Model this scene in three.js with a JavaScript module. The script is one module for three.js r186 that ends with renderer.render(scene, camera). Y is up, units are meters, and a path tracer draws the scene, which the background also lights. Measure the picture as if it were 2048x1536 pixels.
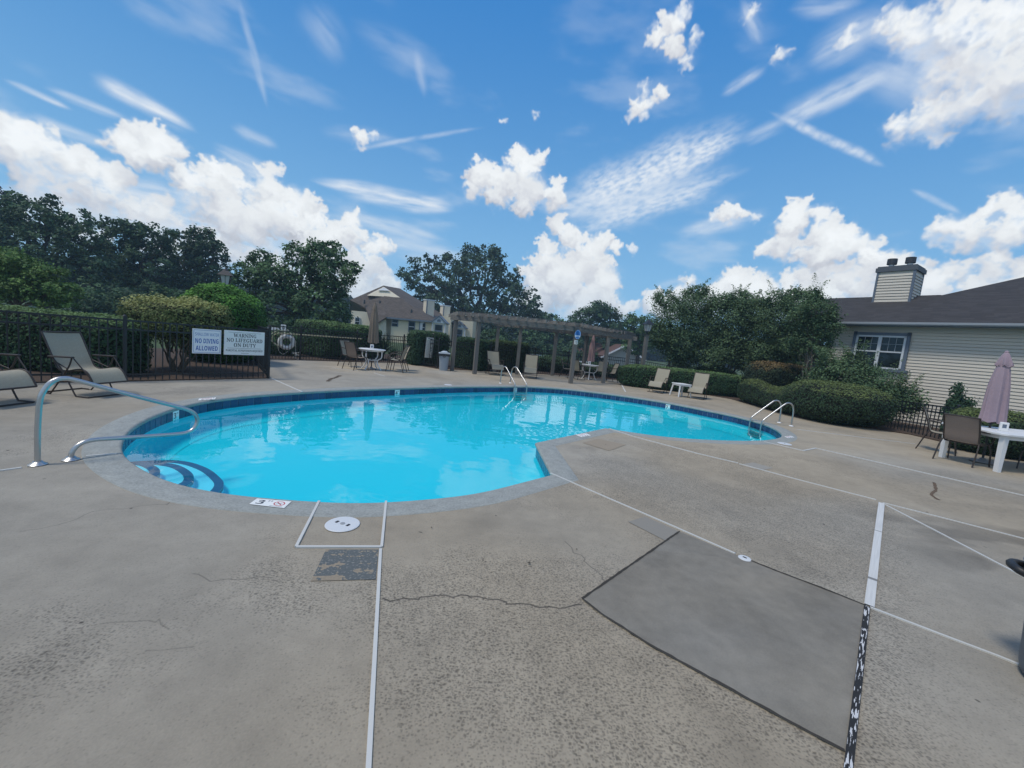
import * as THREE from 'three';
import { mergeGeometries, toCreasedNormals } from 'three/addons/utils/BufferGeometryUtils.js';
import { RoundedBoxGeometry } from 'three/addons/geometries/RoundedBoxGeometry.js';
import { ConvexGeometry } from 'three/addons/geometries/ConvexGeometry.js';
import { MeshSurfaceSampler } from 'three/addons/math/MeshSurfaceSampler.js';

// ---------------------------------------------------------------- numbers and noise
function rng(seed) { let s = seed | 0; return () => { s = (s + 0x6d2b79f5) | 0; let t = Math.imul(s ^ (s >>> 15), 1 | s); t = (t + Math.imul(t ^ (t >>> 7), 61 | t)) ^ t; return ((t ^ (t >>> 14)) >>> 0) / 4294967296; }; }
const PI = Math.PI, RAD = PI / 180, clamp = (x, a = 0, b = 1) => Math.min(b, Math.max(a, x)), lerp = (a, b, t) => a + (b - a) * t;
const sstep = (a, b, x) => { const t = clamp((x - a) / (b - a)); return t * t * (3 - 2 * t); };
const perm = new Uint8Array(512);
{ const r = rng(77), p = Array.from({ length: 256 }, (_, i) => i); for (let i = 255; i > 0; i--) { const j = Math.floor(r() * (i + 1)); const t = p[i]; p[i] = p[j]; p[j] = t; } for (let i = 0; i < 512; i++) perm[i] = p[i & 255]; }
const fade = (t) => t * t * t * (t * (t * 6 - 15) + 10);
function gr(h, x, y, z) { h &= 15; const u = h < 8 ? x : y, v = h < 4 ? y : h === 12 || h === 14 ? x : z; return ((h & 1) ? -u : u) + ((h & 2) ? -v : v); }
function n3(x, y, z) {
  const fx = Math.floor(x), fy = Math.floor(y), fz = Math.floor(z), X = fx & 255, Y = fy & 255, Z = fz & 255; x -= fx; y -= fy; z -= fz;
  const u = fade(x), v = fade(y), w = fade(z), A = perm[X] + Y, AA = perm[A] + Z, AB = perm[A + 1] + Z, B = perm[X + 1] + Y, BA = perm[B] + Z, BB = perm[B + 1] + Z;
  return lerp(lerp(lerp(gr(perm[AA], x, y, z), gr(perm[BA], x - 1, y, z), u), lerp(gr(perm[AB], x, y - 1, z), gr(perm[BB], x - 1, y - 1, z), u), v),
    lerp(lerp(gr(perm[AA + 1], x, y, z - 1), gr(perm[BA + 1], x - 1, y, z - 1), u), lerp(gr(perm[AB + 1], x, y - 1, z - 1), gr(perm[BB + 1], x - 1, y - 1, z - 1), u), v), w);
}
function n2(x, y) {
  const fx = Math.floor(x), fy = Math.floor(y), X = fx & 255, Y = fy & 255; x -= fx; y -= fy;
  const u = fade(x), v = fade(y), A = perm[X] + Y, B = perm[X + 1] + Y;
  return lerp(lerp(gr(perm[A], x, y, 0), gr(perm[B], x - 1, y, 0), u), lerp(gr(perm[A + 1], x, y - 1, 0), gr(perm[B + 1], x - 1, y - 1, 0), u), v);
}
function fbm2(x, y, o) { let s = 0, a = 1, t = 0; for (let i = 0; i < o; i++) { s += a * n2(x, y); t += a; a *= 0.5; x = x * 2.03 + 17.1; y = y * 2.03 + 5.7; } return s / t; }
function fbm3(x, y, z, o) { let s = 0, a = 1, t = 0; for (let i = 0; i < o; i++) { s += a * n3(x, y, z); t += a; a *= 0.52; x = x * 2.07 + 11.3; y = y * 2.07 + 3.1; z = z * 2.07 + 7.7; } return s / t; }
function bil3(x, y, z, o) { let s = 0, a = 1, t = 0; for (let i = 0; i < o; i++) { s += a * (1 - 2.4 * Math.abs(n3(x, y, z))); t += a; a *= 0.55; x = x * 2.1 + 11.3; y = y * 2.1 + 3.1; z = z * 2.1 + 7.7; } return s / t; }
function hash2(i, j) { let h = Math.imul(i, 374761393) + Math.imul(j, 668265263); h = Math.imul(h ^ (h >>> 13), 1274126177); return ((h ^ (h >>> 16)) >>> 0) / 4294967296; }

// ---------------------------------------------------------------- scene, camera, light
const scene = new THREE.Scene();
const camera = new THREE.PerspectiveCamera(2 * Math.atan(768 / 810) / RAD, 4 / 3, 0.05, 1500);
camera.rotation.order = 'YXZ';
camera.position.set(0, 1.5, 0);
camera.rotation.set(-6.0 * RAD, 0, 5.7 * RAD);
const renderer = new THREE.WebGLRenderer({ antialias: true });
renderer.toneMapping = THREE.LinearToneMapping;
renderer.toneMappingExposure = 1.0;
renderer.shadowMap.enabled = true;
const sun = new THREE.DirectionalLight(new THREE.Color(1, 0.93, 0.82), 2.2);
sun.position.set(-26, 60, 6); sun.target.position.set(0, 0, -10);
sun.castShadow = true; sun.shadow.radius = 22; sun.shadow.mapSize.set(4096, 4096);
Object.assign(sun.shadow.camera, { left: -45, right: 45, top: 45, bottom: -45, near: 1, far: 160 });
sun.name = 'sun'; scene.add(sun, sun.target);

// the sky: blue air, cumulus given as puffs (azimuth, elevation, radius in degrees), cirrus and trails given as strokes
{
  const W = 4096, HH = 2048, H0 = HH / 2, D = new Float32Array(W * H0), WI = new Float32Array(W * H0);
  const dirOf = (az, el) => [Math.sin(az * RAD) * Math.cos(el * RAD), Math.sin(el * RAD), -Math.cos(az * RAD) * Math.cos(el * RAD)];
  const cosT = new Float32Array(W), sinT = new Float32Array(W);
  for (let i = 0; i < W; i++) { const a = ((i + 0.5) / W - 0.5) * 2 * PI; cosT[i] = Math.cos(a); sinT[i] = Math.sin(a); }
  const each = (dir, rad, f) => {                       // every sky pixel within rad (radians) of dir
    const el = Math.asin(dir[1]), th = Math.atan2(dir[2], dir[0]);
    const r0 = Math.max(0, Math.floor((el - rad) / PI * HH)), r1 = Math.min(H0 - 1, Math.ceil((el + rad) / PI * HH));
    const top = Math.min(el + rad, PI / 2 - 0.01), dth = rad / Math.max(0.06, Math.cos(Math.max(Math.abs(top), Math.abs(el))));
    const c0 = Math.floor(((th - dth) / (2 * PI) + 0.5) * W), c1 = Math.ceil(((th + dth) / (2 * PI) + 0.5) * W);
    for (let r = r0; r <= r1; r++) {
      const e = (r + 0.5) / HH * PI, ce = Math.cos(e), y = Math.sin(e);
      for (let c = c0; c <= Math.min(c1, c0 + W - 1); c++) { const k = ((c % W) + W) % W; f(r * W + k, cosT[k] * ce, y, sinT[k] * ce); }
    }
  };
  // a puff is a heap of balls: one big, smaller ones on it, still smaller ones on those; Z keeps how far they bulge, A how dense they are
  const Z = new Float32Array(W * H0), A = new Float32Array(W * H0), pr = rng(2024);
  const ball = (d, rd, h, S) => { const R = rd * RAD; if (d[1] < -0.03) return; each(d, R, (i, x, y, z) => { const dx = x - d[0], dy = y - d[1], dz = z - d[2], q = Math.sqrt(dx * dx + dy * dy + dz * dz) / R; if (q >= 1) return; const a = Math.min(1, (1 - q) * S); if (a > A[i]) A[i] = a; const b = h + rd * Math.sqrt(1 - q * q); if (b > Z[i]) Z[i] = b; }); };
  const puff = (az, el, rd, k = 1) => {
    const d = dirOf(az, el), R = rd * RAD * 1.25, S = rd < 0.95 ? 0.9 : k < 0.45 ? 1.05 : k < 0.6 ? 1.6 : 2.3, rt = [Math.cos(az * RAD), 0, Math.sin(az * RAD)], upv = [-Math.sin(az * RAD) * Math.sin(el * RAD), Math.cos(el * RAD), Math.cos(az * RAD) * Math.sin(el * RAD)];
    each(d, R, (i, x, y, z) => { const dx = x - d[0], dy = y - d[1], dz = z - d[2], q = (dx * dx + dy * dy + dz * dz) / (R * R); if (q < 1) D[i] += 0.7 * (1 - q) * (1 - q); });
    const off = (p, u, v) => { const a = [p[0] + (rt[0] * u + upv[0] * v) * RAD, p[1] + (rt[1] * u + upv[1] * v) * RAD, p[2] + (rt[2] * u + upv[2] * v) * RAD], l = Math.hypot(...a); return a.map((t) => t / l); };
    ball(d, rd * 0.86, 0, S * 0.8);
    const nc = rd > 2 ? 16 : 11;
    for (let c = 0; c < nc; c++) {
      const f = pr() * 2 * PI, q = rd * 0.9 * Math.sqrt(pr()), u = q * Math.cos(f), v = q * Math.sin(f) * (Math.sin(f) < 0 ? 0.62 : 1), rc = rd * (0.20 + 0.28 * pr()) * (1.1 - 0.4 * q / rd), hc = 0.7 * Math.sqrt(Math.max(0, rd * rd * 0.75 - q * q)), cd = off(d, u, v);
      const Sc = S * (Math.sin(f) < -0.2 ? 0.5 : 1); ball(cd, rc, hc, Sc);
      for (let g = 0; g < 8; g++) { const e = pr() * 2 * PI, p = rc * (0.35 + 0.7 * pr()), rg = rc * (0.24 + 0.26 * pr()); ball(off(cd, p * Math.cos(e), p * Math.sin(e) * (Math.sin(e) < 0 ? 0.7 : 1)), rg, hc + 0.75 * Math.sqrt(Math.max(0, rc * rc - p * p)), Sc); if (g < 4 && Sc === S) for (let t = 0; t < 5; t++) { const e2 = pr() * 2 * PI, p2 = rg * (0.6 + 0.6 * pr()); ball(off(cd, p * Math.cos(e) + p2 * Math.cos(e2), p * Math.sin(e) * (Math.sin(e) < 0 ? 0.7 : 1) + p2 * Math.sin(e2)), rg * (0.25 + 0.3 * pr()), hc + 0.7 * rc, S); } }
    }
  };
  const cloud = (list, k = 1) => { for (let i = 0; i < list.length; i += 3) puff(list[i], list[i + 1], list[i + 2], k); };
  // a stroke: from, to, half width (degrees), opacity, streakiness, mottle
  const stroke = (a0, e0, a1, e1, hw, op, lon = 6, lat = 40, seed = 0, edge = 0.35) => {
    const A = new THREE.Vector3(...dirOf(a0, e0)), B = new THREE.Vector3(...dirOf(a1, e1)), M = A.clone().add(B).normalize();
    const U = B.clone().sub(A); U.addScaledVector(M, -U.dot(M)).normalize(); const V = new THREE.Vector3().crossVectors(M, U);
    const half = Math.tan(A.angleTo(B) / 2), w = Math.tan(hw * RAD), ax = A.dot(U) / A.dot(M);
    each([M.x, M.y, M.z], Math.atan(half) + hw * RAD * 1.6, (i, x, y, z) => {
      const m = x * M.x + y * M.y + z * M.z; if (m < 0.2) return;
      const t = (x * U.x + y * U.y + z * U.z) / m, s = (x * V.x + y * V.y + z * V.z) / m;
      if (Math.abs(t) > half * 1.25 || Math.abs(s) > w * 1.6) return;
      const wob = 0.55 * fbm2(t * 7 + seed, seed * 3.1 + s * 2, 4), st = s / w + wob, tt = Math.abs(t) / half + 0.5 * fbm2(s * 26 / (1 + 8 * w), seed + 4 + t * 3, 3) + 0.25 * Math.abs(st);
      const prof = (1 - sstep(0.05, 1, Math.abs(st))) * (1 - sstep(1 - edge, 1.05, tt)); if (prof <= 0) return;
      const n = fbm2(t * lon * 2.2 + seed * 7.3 + s * 9, s * lat * 3.2 + seed, 6), a = op * prof * clamp(0.74 + 1.35 * n);
      WI[i] = 1 - (1 - WI[i]) * (1 - clamp(a));
    });
  };
  cloud([-50.8, 13.3, 1.9, -49.4, 12.8, 2.0, -47.9, 12.2, 1.9, -46.2, 11.9, 1.6, -51.1, 11.7, 2.1, -44.7, 11.5, 1.6], 0.5);
  cloud([-44.2, 15.0, 1.4, -42.5, 16.0, 1.6, -40.6, 15.7, 1.6, -41.8, 14.5, 1.7, -43.6, 14.1, 1.4], 0.9);
  cloud([-37.1, 14.9, 1.3, -38.8, 13.2, 1.9, -35.8, 14.0, 2.7, -32.2, 13.7, 3.0, -28.6, 13.3, 2.3, -36.8, 10.9, 3.2, -31.6, 11.1, 3.5, -26.7, 12.6, 1.2, -39.8, 13.5, 1.1, -34.5, 9.9, 3.1, -28.5, 11.2, 2.2], 0.55);
  cloud([-22.5, 13.1, 1.2, -22.8, 10.9, 2.3, -20.3, 10.1, 1.8, -25.5, 10.4, 2.4, -18.9, 10.5, 1.4, -21.5, 7.4, 2.8, -25.6, 7.7, 3.0, -27.9, 9.6, 2.1, -22.6, 5.4, 2.6, -19.0, 7.5, 1.4, -28.4, 8.4, 1.7, -35.9, 7.5, 1.8, -32.6, 9.0, 1.6], 0.55);
  cloud([-6.7, 20.6, 2.2, -7.9, 18.9, 1.5, -3.6, 20.2, 2.4, -0.2, 19.7, 2.6, 3.3, 19.3, 2.1, -1.0, 18.0, 1.9, -4.8, 18.6, 1.8], 0.95);
  cloud([-1.9, 23.1, 1.5, 0.4, 23.1, 1.3, -3.2, 22.5, 0.9, -0.5, 22.2, 1.2], 0.9);
  cloud([3.9, 15.8, 1.6, 5.8, 14.4, 2.0, 3.0, 12.8, 1.4, 9.7, 13.7, 2.2, 12.4, 13.4, 1.0, 3.6, 10.4, 3.1, 8.0, 10.8, 3.3, 11.3, 9.4, 2.6, 1.6, 8.6, 2.3, 6.0, 7.7, 3.7, 10.8, 7.0, 2.8, 3.0, 6.4, 2.7], 0.75);
  cloud([15.7, 35.6, 1.4, 13.8, 34.8, 1.0, 16.9, 36.5, 0.9, 18.5, 34.4, 0.9, 17.8, 32.9, 0.9, 16.0, 33.8, 1.1, 12.6, 34.4, 0.5, 18.4, 32.0, 0.5], 0.8);
  cloud([12.5, 28.9, 1.2, 13.0, 30.4, 0.8, 15.5, 30.1, 1.0, 11.7, 28.3, 0.8, 14.1, 29.4, 0.7, 13.7, 28.1, 0.8], 0.8);
  cloud([28.0, 31.7, 0.9, 27.1, 31.4, 0.5, 24.2, 35.6, 0.7, 34.3, 32.1, 0.8], 0.45);
  cloud([39.6, 23.9, 1.6, 41.5, 24.1, 2.2, 43.8, 24.5, 2.6, 46.2, 24.8, 2.8, 39.6, 30.8, 2.1, 42.1, 30.4, 2.7, 45.1, 29.5, 3.0, 44.6, 27.1, 3.0, 48.0, 25.6, 3.1, 37.8, 32.5, 1.3, 41.7, 27.1, 1.8, 42.9, 22.0, 0.9, 47.1, 29.4, 2.7], 0.38);
  cloud([32.4, 17.4, 1.4, 31.4, 15.8, 1.9, 34.4, 16.7, 1.3, 35.4, 14.4, 2.1, 31.3, 13.8, 1.7, 29.6, 13.7, 1.0, 38.1, 13.5, 1.8, 35.0, 12.7, 2.4, 39.5, 12.6, 1.1, 36.9, 14.7, 1.3], 0.72);
  cloud([48.0, 16.0, 1.2, 46.8, 15.6, 1.1, 44.8, 14.6, 1.5, 46.5, 13.7, 1.7, 48.7, 13.7, 1.7, 43.8, 14.2, 0.9, 49.5, 15.0, 1.3], 0.55);
  cloud([26.9, 10.4, 1.6, 25.9, 9.1, 1.6, 30.2, 9.2, 1.7, 32.6, 10.0, 1.4, 34.7, 10.1, 1.8, 36.5, 8.9, 1.4, 28.8, 8.2, 2.5, 24.4, 8.2, 1.3, 33.9, 7.9, 2.0], 0.7);
  cloud([40.4, 11.5, 2.1, 43.0, 10.7, 1.8, 45.4, 10.4, 1.6, 47.6, 10.8, 1.5, 48.3, 12.0, 0.8, 49.9, 9.7, 1.9, 37.6, 10.1, 2.0, 39.2, 8.9, 2.0, 44.4, 8.5, 2.0, 47.6, 8.5, 1.8], 0.5);
  cloud([17.4, 6.8, 1.8, 19.8, 7.4, 1.5, 15.2, 6.3, 1.0, 21.7, 7.9, 1.5, 13.7, 5.6, 1.3, 19.4, 5.7, 1.9], 0.8);
  cloud([24.7, 17.7, 1.1, 26.3, 17.5, 1.2, 28.1, 16.9, 0.7, 23.7, 17.2, 0.8], 0.6);
  cloud([-4.7, 26.8, 0.4, -0.4, 27.5, 0.4, 21.6, 9.9, 1.2, 14.6, 13.5, 0.7], 0.5);
  cloud([-22.4, 22.0, 1.1, -20.9, 22.6, 0.7], 0.45);
  cloud([-49.8, 9.2, 2.2, -46.1, 8.9, 2.4, -41.8, 8.6, 2.7, -37.2, 6.6, 2.7, -41.0, 4.8, 2.8, -32.5, 5.0, 3.0, -27.1, 4.1, 3.0, -47.1, 5.9, 2.4, -50.7, 5.8, 2.1], 0.4);
  cloud([27.8, 7.7, 2.8, 32.0, 7.3, 2.4, 24.6, 7.0, 2.3, 35.8, 7.4, 2.2, 8.3, 5.2, 3.4, 1.5, 4.2, 2.8, -21.3, 3.4, 2.8, -24.8, 2.9, 2.7], 0.42);
  cloud([-30.4, 4.5, 1.7, -33.5, 6.3, 1.5, -31.2, 5.6, 1.4, -17.7, 5.8, 1.6, -19.5, 4.2, 1.6], 0.6);
  stroke(-46.8, 19.8, -38.7, 18.0, 1.06, 0.95, 5, 18, 1, 0.5);
  stroke(-51.5, 17.0, -47.3, 16.4, 0.37, 0.75, 5, 25, 2, 0.5);
  stroke(-49.3, 17.4, -43.8, 17.0, 0.58, 0.5, 5, 30, 3, 0.5);
  stroke(-50.5, 14.9, -44.3, 14.3, 0.73, 0.5, 5, 30, 33, 0.5);
  stroke(-25.7, 16.1, -8.7, 16.5, 1.59, 0.95, 5, 25, 4, 0.4);
  stroke(-23.6, 13.6, -11.3, 12.5, 1.09, 0.55, 5, 25, 5, 0.5);
  stroke(-19.3, 11.2, -8.8, 10.7, 0.89, 0.4, 5, 25, 6, 0.6);
  stroke(-51.7, 10.4, -37.3, 10.8, 2.22, 0.75, 5, 30, 7, 0.6);
  stroke(-48.9, 8.4, -30.6, 9.1, 2.04, 0.8, 6, 40, 8, 0.6);
  stroke(-53.2, 7.8, -45.7, 8.0, 1.44, 0.7, 5, 30, 10, 0.6);
  stroke(-37.4, 17.1, -30.8, 15.6, 1.35, 0.55, 6, 30, 9, 0.6);
  stroke(-36.3, 8.4, -26.1, 6.1, 2.45, 0.8, 6, 30, 11, 0.6);
  stroke(-26.1, 6.1, -14.3, 4.2, 2.84, 0.65, 5, 30, 12, 0.6);
  stroke(3.5, 17.2, 25.6, 25.8, 3.69, 0.9, 26, 40, 13, 0.5);
  stroke(6.4, 15.4, 27.3, 21.9, 2.16, 0.75, 22, 40, 14, 0.6);
  stroke(0.1, 17.4, 14.5, 19.2, 2.75, 0.6, 14, 26, 15, 0.6);
  stroke(11.9, 19.2, 22.3, 22.8, 2.79, 0.5, 16, 26, 16, 0.6);
  stroke(18.7, 15.2, 29.6, 17.2, 1.42, 0.5, 10, 26, 17, 0.6);
  stroke(28.1, 26.0, 38.9, 28.7, 1.65, 0.7, 9, 20, 18, 0.6);
  stroke(25.2, 24.7, 30.0, 26.2, 1.03, 0.4, 8, 30, 19, 0.6);
  stroke(29.0, 26.7, 39.8, 20.4, 0.61, 0.7, 30, 16, 20, 0.4);
  stroke(41.2, 18.6, 45.6, 15.6, 0.39, 0.5, 10, 14, 21, 0.5);
  stroke(22.3, 29.1, 26.9, 31.3, 0.81, 0.5, 10, 30, 22, 0.6);
  stroke(23.0, 36.7, 26.3, 32.9, 0.82, 0.45, 8, 30, 23, 0.6);
  stroke(30.1, 30.7, 37.4, 32.4, 2.31, 0.5, 7, 24, 24, 0.7);
  stroke(28.3, 35.1, 35.5, 33.9, 1.13, 0.4, 7, 24, 31, 0.7);
  stroke(-35.4, 30.6, -32.3, 22.2, 0.51, 0.45, 5, 12, 25, 0.6);
  stroke(-29.5, 32.0, -23.9, 28.4, 2.44, 0.25, 5, 14, 26, 0.8);
  stroke(-24.2, 31.3, -12.0, 29.6, 2.40, 0.22, 5, 14, 27, 0.8);
  stroke(-16.6, 31.9, -14.9, 27.3, 0.79, 0.25, 5, 14, 32, 0.7);
  stroke(-24.0, 20.3, -7.0, 25.8, 0.38, 0.4, 8, 10, 28, 0.5);
  stroke(-35.7, 19.5, -30.9, 18.6, 0.95, 0.35, 6, 20, 29, 0.6);
  stroke(-26.9, 21.6, -17.0, 22.9, 1.16, 0.3, 6, 20, 30, 0.7);
  stroke(34.2, 32.5, 48.1, 23.9, 3.84, 0.6, 5, 12, 34, 0.7);
  stroke(17.1, 8.8, 24.2, 9.7, 0.97, 0.35, 6, 20, 35, 0.6);
  // the rest of the sky, beyond the picture: the same scattered cumulus and wisps
  {
    const r = rng(5);
    for (let k = 0; k < 46; k++) {
      const az = 74 + r() * 212, el = 6 + 62 * r() * r(), big = (3 + 4 * r()) * (0.6 + el / 60), far = Math.cos(el * RAD);
      for (let j = 0; j < 6; j++) puff(az + (r() - 0.5) * 3.2 * big / far, Math.max(2, el + (r() - 0.35) * 1.1 * big), big * (0.45 + 0.5 * r()));
      if (k % 3 === 0) stroke(az - 12, el + 8, az + 8, el + 12, 2.5, 0.4, 6, 40, k);
    }
    for (let k = 0; k < 9; k++) { const az = r() * 360, el = 52 + 30 * r(); for (let j = 0; j < 5; j++) puff(az + (r() - 0.5) * 14, el + (r() - 0.5) * 8, 2.5 + 3 * r()); }
  }
  const data = new Float32Array(W * HH * 4), BW = W / 16, BH = H0 / 16, near = new Uint8Array(BW * BH);
  for (let r = 0; r < H0; r++) for (let c = 0; c < W; c++) if (D[r * W + c] > 0.02) { const R = r >> 4, C = c >> 4; for (let a = -2; a <= 2; a++) for (let b = -2; b <= 2; b++) { const q = R + a; if (q >= 0 && q < BH) near[q * BW + ((C + b + BW) % BW)] = 1; } c |= 15; }
  for (let r = 0; r < HH; r++) {
    const e = ((r + 0.5) / HH - 0.5) * PI, y = Math.sin(e), ce = Math.cos(e), h = clamp(y, 0, 1), up = Math.pow(h, 0.6);
    let R = lerp(0.33, 0.030, sstep(0, 0.90, up)), G = lerp(0.63, 0.188, sstep(0, 0.95, up)), B = lerp(0.90, 0.55, sstep(0, 1.0, up));
    if (r < H0) { R = 0.20; G = 0.21; B = 0.19; }
    for (let c = 0; c < W; c++) {
      const o = (r * W + c) * 4; let cr = R, cg = G, cb = B;
      if (r >= H0) {
        const rr = r - H0, i = rr * W + c, x = cosT[c] * ce, z = sinT[c] * ce;
        const wi = 1 - (1 - WI[i]) * (1 - 0.34 * sstep(0.02, 0.42, fbm3(x * 3.1 + 0.8 * z, y * 5.5 + 1.7 * x, z * 3.1 + 4, 3) * 0.8 + 0.45 * fbm3(x * 9 + 2 * y, y * 26, z * 9 + 2 * y, 4)) * sstep(0.9, 0.2, y));
        if (wi > 0) { cr = lerp(cr, 0.80, wi); cg = lerp(cg, 0.86, wi); cb = lerp(cb, 0.93, wi); }
        if (near[(rr >> 4) * BW + (c >> 4)]) {
          const k = 1 / Math.max(0.3, ce), w1 = fbm3(x * 30, y * 30, z * 30, 5), w2 = fbm3(x * 30 + 9, y * 30 + 5, z * 30, 5), w3 = n3(x * 130, y * 130, z * 130), w4 = n3(x * 130 + 7, y * 130, z * 130 + 3), wx = (w1 * 17 + w3 * 3.2) * k, wy = w2 * 15 + w4 * 3.2;
          const at = (B, dr, dc) => B[clamp(Math.round(rr + wy + dr), 0, H0 - 1) * W + ((Math.round(c + wx + dc) % W) + W) % W];
          const d0 = at(D, 0, 0), soft = 0.46 * sstep(0.0, 0.55, d0) * clamp(0.7 + 1.8 * w1); cr = lerp(cr, 0.80, soft); cg = lerp(cg, 0.86, soft); cb = lerp(cb, 0.93, soft);
          const a0 = (at(A, 0, 0) * 2 + at(A, 2, 0) + at(A, -2, 0) + at(A, 0, 2 * k) + at(A, 0, -2 * k)) / 6;
          if (a0 > 0.01) {
            const a = 0.96 * sstep(0.06, 0.90, a0 + 0.62 * (w2 + 0.5 * w3) * (1 - a0)), gs = (s) => [clamp((at(Z, 0, s * k) - at(Z, 0, -s * k)) / (2 * s * 0.088), -1.6, 1.6), clamp((at(Z, s, 0) - at(Z, -s, 0)) / (2 * s * 0.088), -1.6, 1.6)];
            const g1 = gs(2), g2 = gs(5), g3 = gs(12), gx = 0.2 * g1[0] + 0.4 * g2[0] + 0.4 * g3[0], gy = 0.2 * g1[1] + 0.4 * g2[1] + 0.4 * g3[1], l = Math.sqrt(1 + gx * gx + gy * gy);
            const lit = clamp(0.26 + (0.64 - 0.52 * gy - 0.10 * gx) / l + 0.25 * w1, 0, 1), big = clamp(0.55 + 0.42 * (d0 - at(D, 30, 0)) + 0.10 * w2, 0, 1);
            const v = lerp(0.58, 0.98, lit) * lerp(0.70, 1.04, big), far = sstep(0.20, 0.03, y) * 0.22;
            cr = lerp(cr, lerp(v * 0.965, R, far), a); cg = lerp(cg, lerp(v * 0.995, G, far), a); cb = lerp(cb, lerp(lerp(v * 1.08, v * 1.01, sstep(0.6, 0.95, v)), B, far), a);
          }
        }
      }
      data[o] = cr; data[o + 1] = cg; data[o + 2] = cb; data[o + 3] = 1;
    }
  }
  const t = new THREE.DataTexture(data, W, HH, THREE.RGBAFormat, THREE.FloatType);
  t.mapping = THREE.EquirectangularReflectionMapping; t.magFilter = THREE.LinearFilter; t.needsUpdate = true;
  scene.background = t; scene.environment = t;
}

// ---------------------------------------------------------------- helpers
const lin = (r, g, b) => new THREE.Color().setRGB(r, g, b);
const mat = (color, roughness = 0.85, more = {}) => new THREE.MeshStandardMaterial({ color: Array.isArray(color) ? lin(...color) : color, roughness, metalness: 0, ...more });
const taken = new Map();
const numbered = (n) => { const k = taken.get(n) ?? 0; taken.set(n, k + 1); return k ? n + '_' + String(k).padStart(3, '0') : n; };
function tag(o, label, category, group, kind) { Object.assign(o.userData, { label, category }); if (group) o.userData.group = group; if (kind) o.userData.kind = kind; return o; }
function thing(name, label, category, x = 0, y = 0, z = 0, turn = 0, group, kind) { const o = new THREE.Group(); o.name = numbered(name); o.position.set(x, y, z); o.rotation.y = turn; scene.add(o); return tag(o, label, category, group, kind); }
function norm(g) { const q = g.index ? g.toNonIndexed() : g; if (!q.attributes.normal) q.computeVertexNormals(); if (!q.attributes.uv) q.setAttribute('uv', new THREE.BufferAttribute(new Float32Array(q.attributes.position.count * 2), 2)); for (const k of Object.keys(q.attributes)) if (!['position', 'normal', 'uv'].includes(k)) q.deleteAttribute(k); return q; }
function join(gs) { return Array.isArray(gs) ? (gs.length === 1 ? gs[0] : mergeGeometries(gs.map(norm))) : gs; }
function part(parent, name, geos, m) { const o = new THREE.Mesh(join(geos), m); o.name = name; o.castShadow = o.receiveShadow = true; parent.add(o); return o; }
function solo(name, geos, m, label, category, group, kind) { const o = part(scene, numbered(name), geos, m); return tag(o, label, category, group, kind); }
function bx(w, h, d, x = 0, y = 0, z = 0, rx = 0, ry = 0, rz = 0) { const g = new THREE.BoxGeometry(w, h, d); if (rx) g.rotateX(rx); if (rz) g.rotateZ(rz); if (ry) g.rotateY(ry); return g.translate(x, y, z); }
function rbx(w, h, d, r, x = 0, y = 0, z = 0, rx = 0, ry = 0, rz = 0) { const g = new RoundedBoxGeometry(w, h, d, 2, r); if (rx) g.rotateX(rx); if (rz) g.rotateZ(rz); if (ry) g.rotateY(ry); return g.translate(x, y, z); }
const V3 = (p) => new THREE.Vector3(p[0], p[1], p[2]);
function tube(pts, r, seg = 10, closed = false, rad = 8, tension = 0.5) { const c = new THREE.CatmullRomCurve3(pts.map(V3), closed, 'catmullrom', tension); return new THREE.TubeGeometry(c, seg, r, rad, closed); }
function rod(a, b, r, r2 = r, rad = 8) { const A = V3(a), B = V3(b), d = B.clone().sub(A), g = new THREE.CylinderGeometry(r2, r, d.length(), rad); g.applyQuaternion(new THREE.Quaternion().setFromUnitVectors(new THREE.Vector3(0, 1, 0), d.normalize())); const m = A.add(B).multiplyScalar(0.5); return g.translate(m.x, m.y, m.z); }
function beam(a, b, w, h) { const A = V3(a), B = V3(b), d = B.clone().sub(A), L = d.length(), g = new THREE.BoxGeometry(w, h, L); g.rotateX(-Math.asin(d.y / L)); g.rotateY(Math.atan2(d.x, d.z)); const m = A.add(B).multiplyScalar(0.5); return g.translate(m.x, m.y, m.z); }
function cyl(r0, r1, h, x, y, z, seg = 20) { return new THREE.CylinderGeometry(r1, r0, h, seg).translate(x, y + h / 2, z); }
function lathe(pts, seg = 24) { return new THREE.LatheGeometry(pts.map((p) => new THREE.Vector2(p[0], p[1])), seg); }
function flat(pts, y = 0) { const s = new THREE.Shape(pts.map((p) => new THREE.Vector2(p[0], -p[1]))); return new THREE.ShapeGeometry(s).rotateX(-PI / 2).translate(0, y, 0); }
function slabOf(pts, y0, y1) { const s = new THREE.Shape(pts.map((p) => new THREE.Vector2(p[0], -p[1]))); return new THREE.ExtrudeGeometry(s, { depth: y1 - y0, bevelEnabled: false }).rotateX(-PI / 2).translate(0, y0, 0); }
function extr(pts, depth, bevel = 0) { const s = new THREE.Shape(pts.map((p) => new THREE.Vector2(p[0], p[1]))); return new THREE.ExtrudeGeometry(s, bevel ? { depth, bevelEnabled: true, bevelSize: bevel, bevelThickness: bevel, bevelSegments: 2 } : { depth, bevelEnabled: false }); }
function quad(a, b, c, d) { const g = new THREE.BufferGeometry(); g.setAttribute('position', new THREE.Float32BufferAttribute([...a, ...b, ...c, ...a, ...c, ...d], 3)); g.setAttribute('uv', new THREE.Float32BufferAttribute([0, 0, 1, 0, 1, 1, 0, 0, 1, 1, 0, 1], 2)); g.computeVertexNormals(); return g; }
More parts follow.
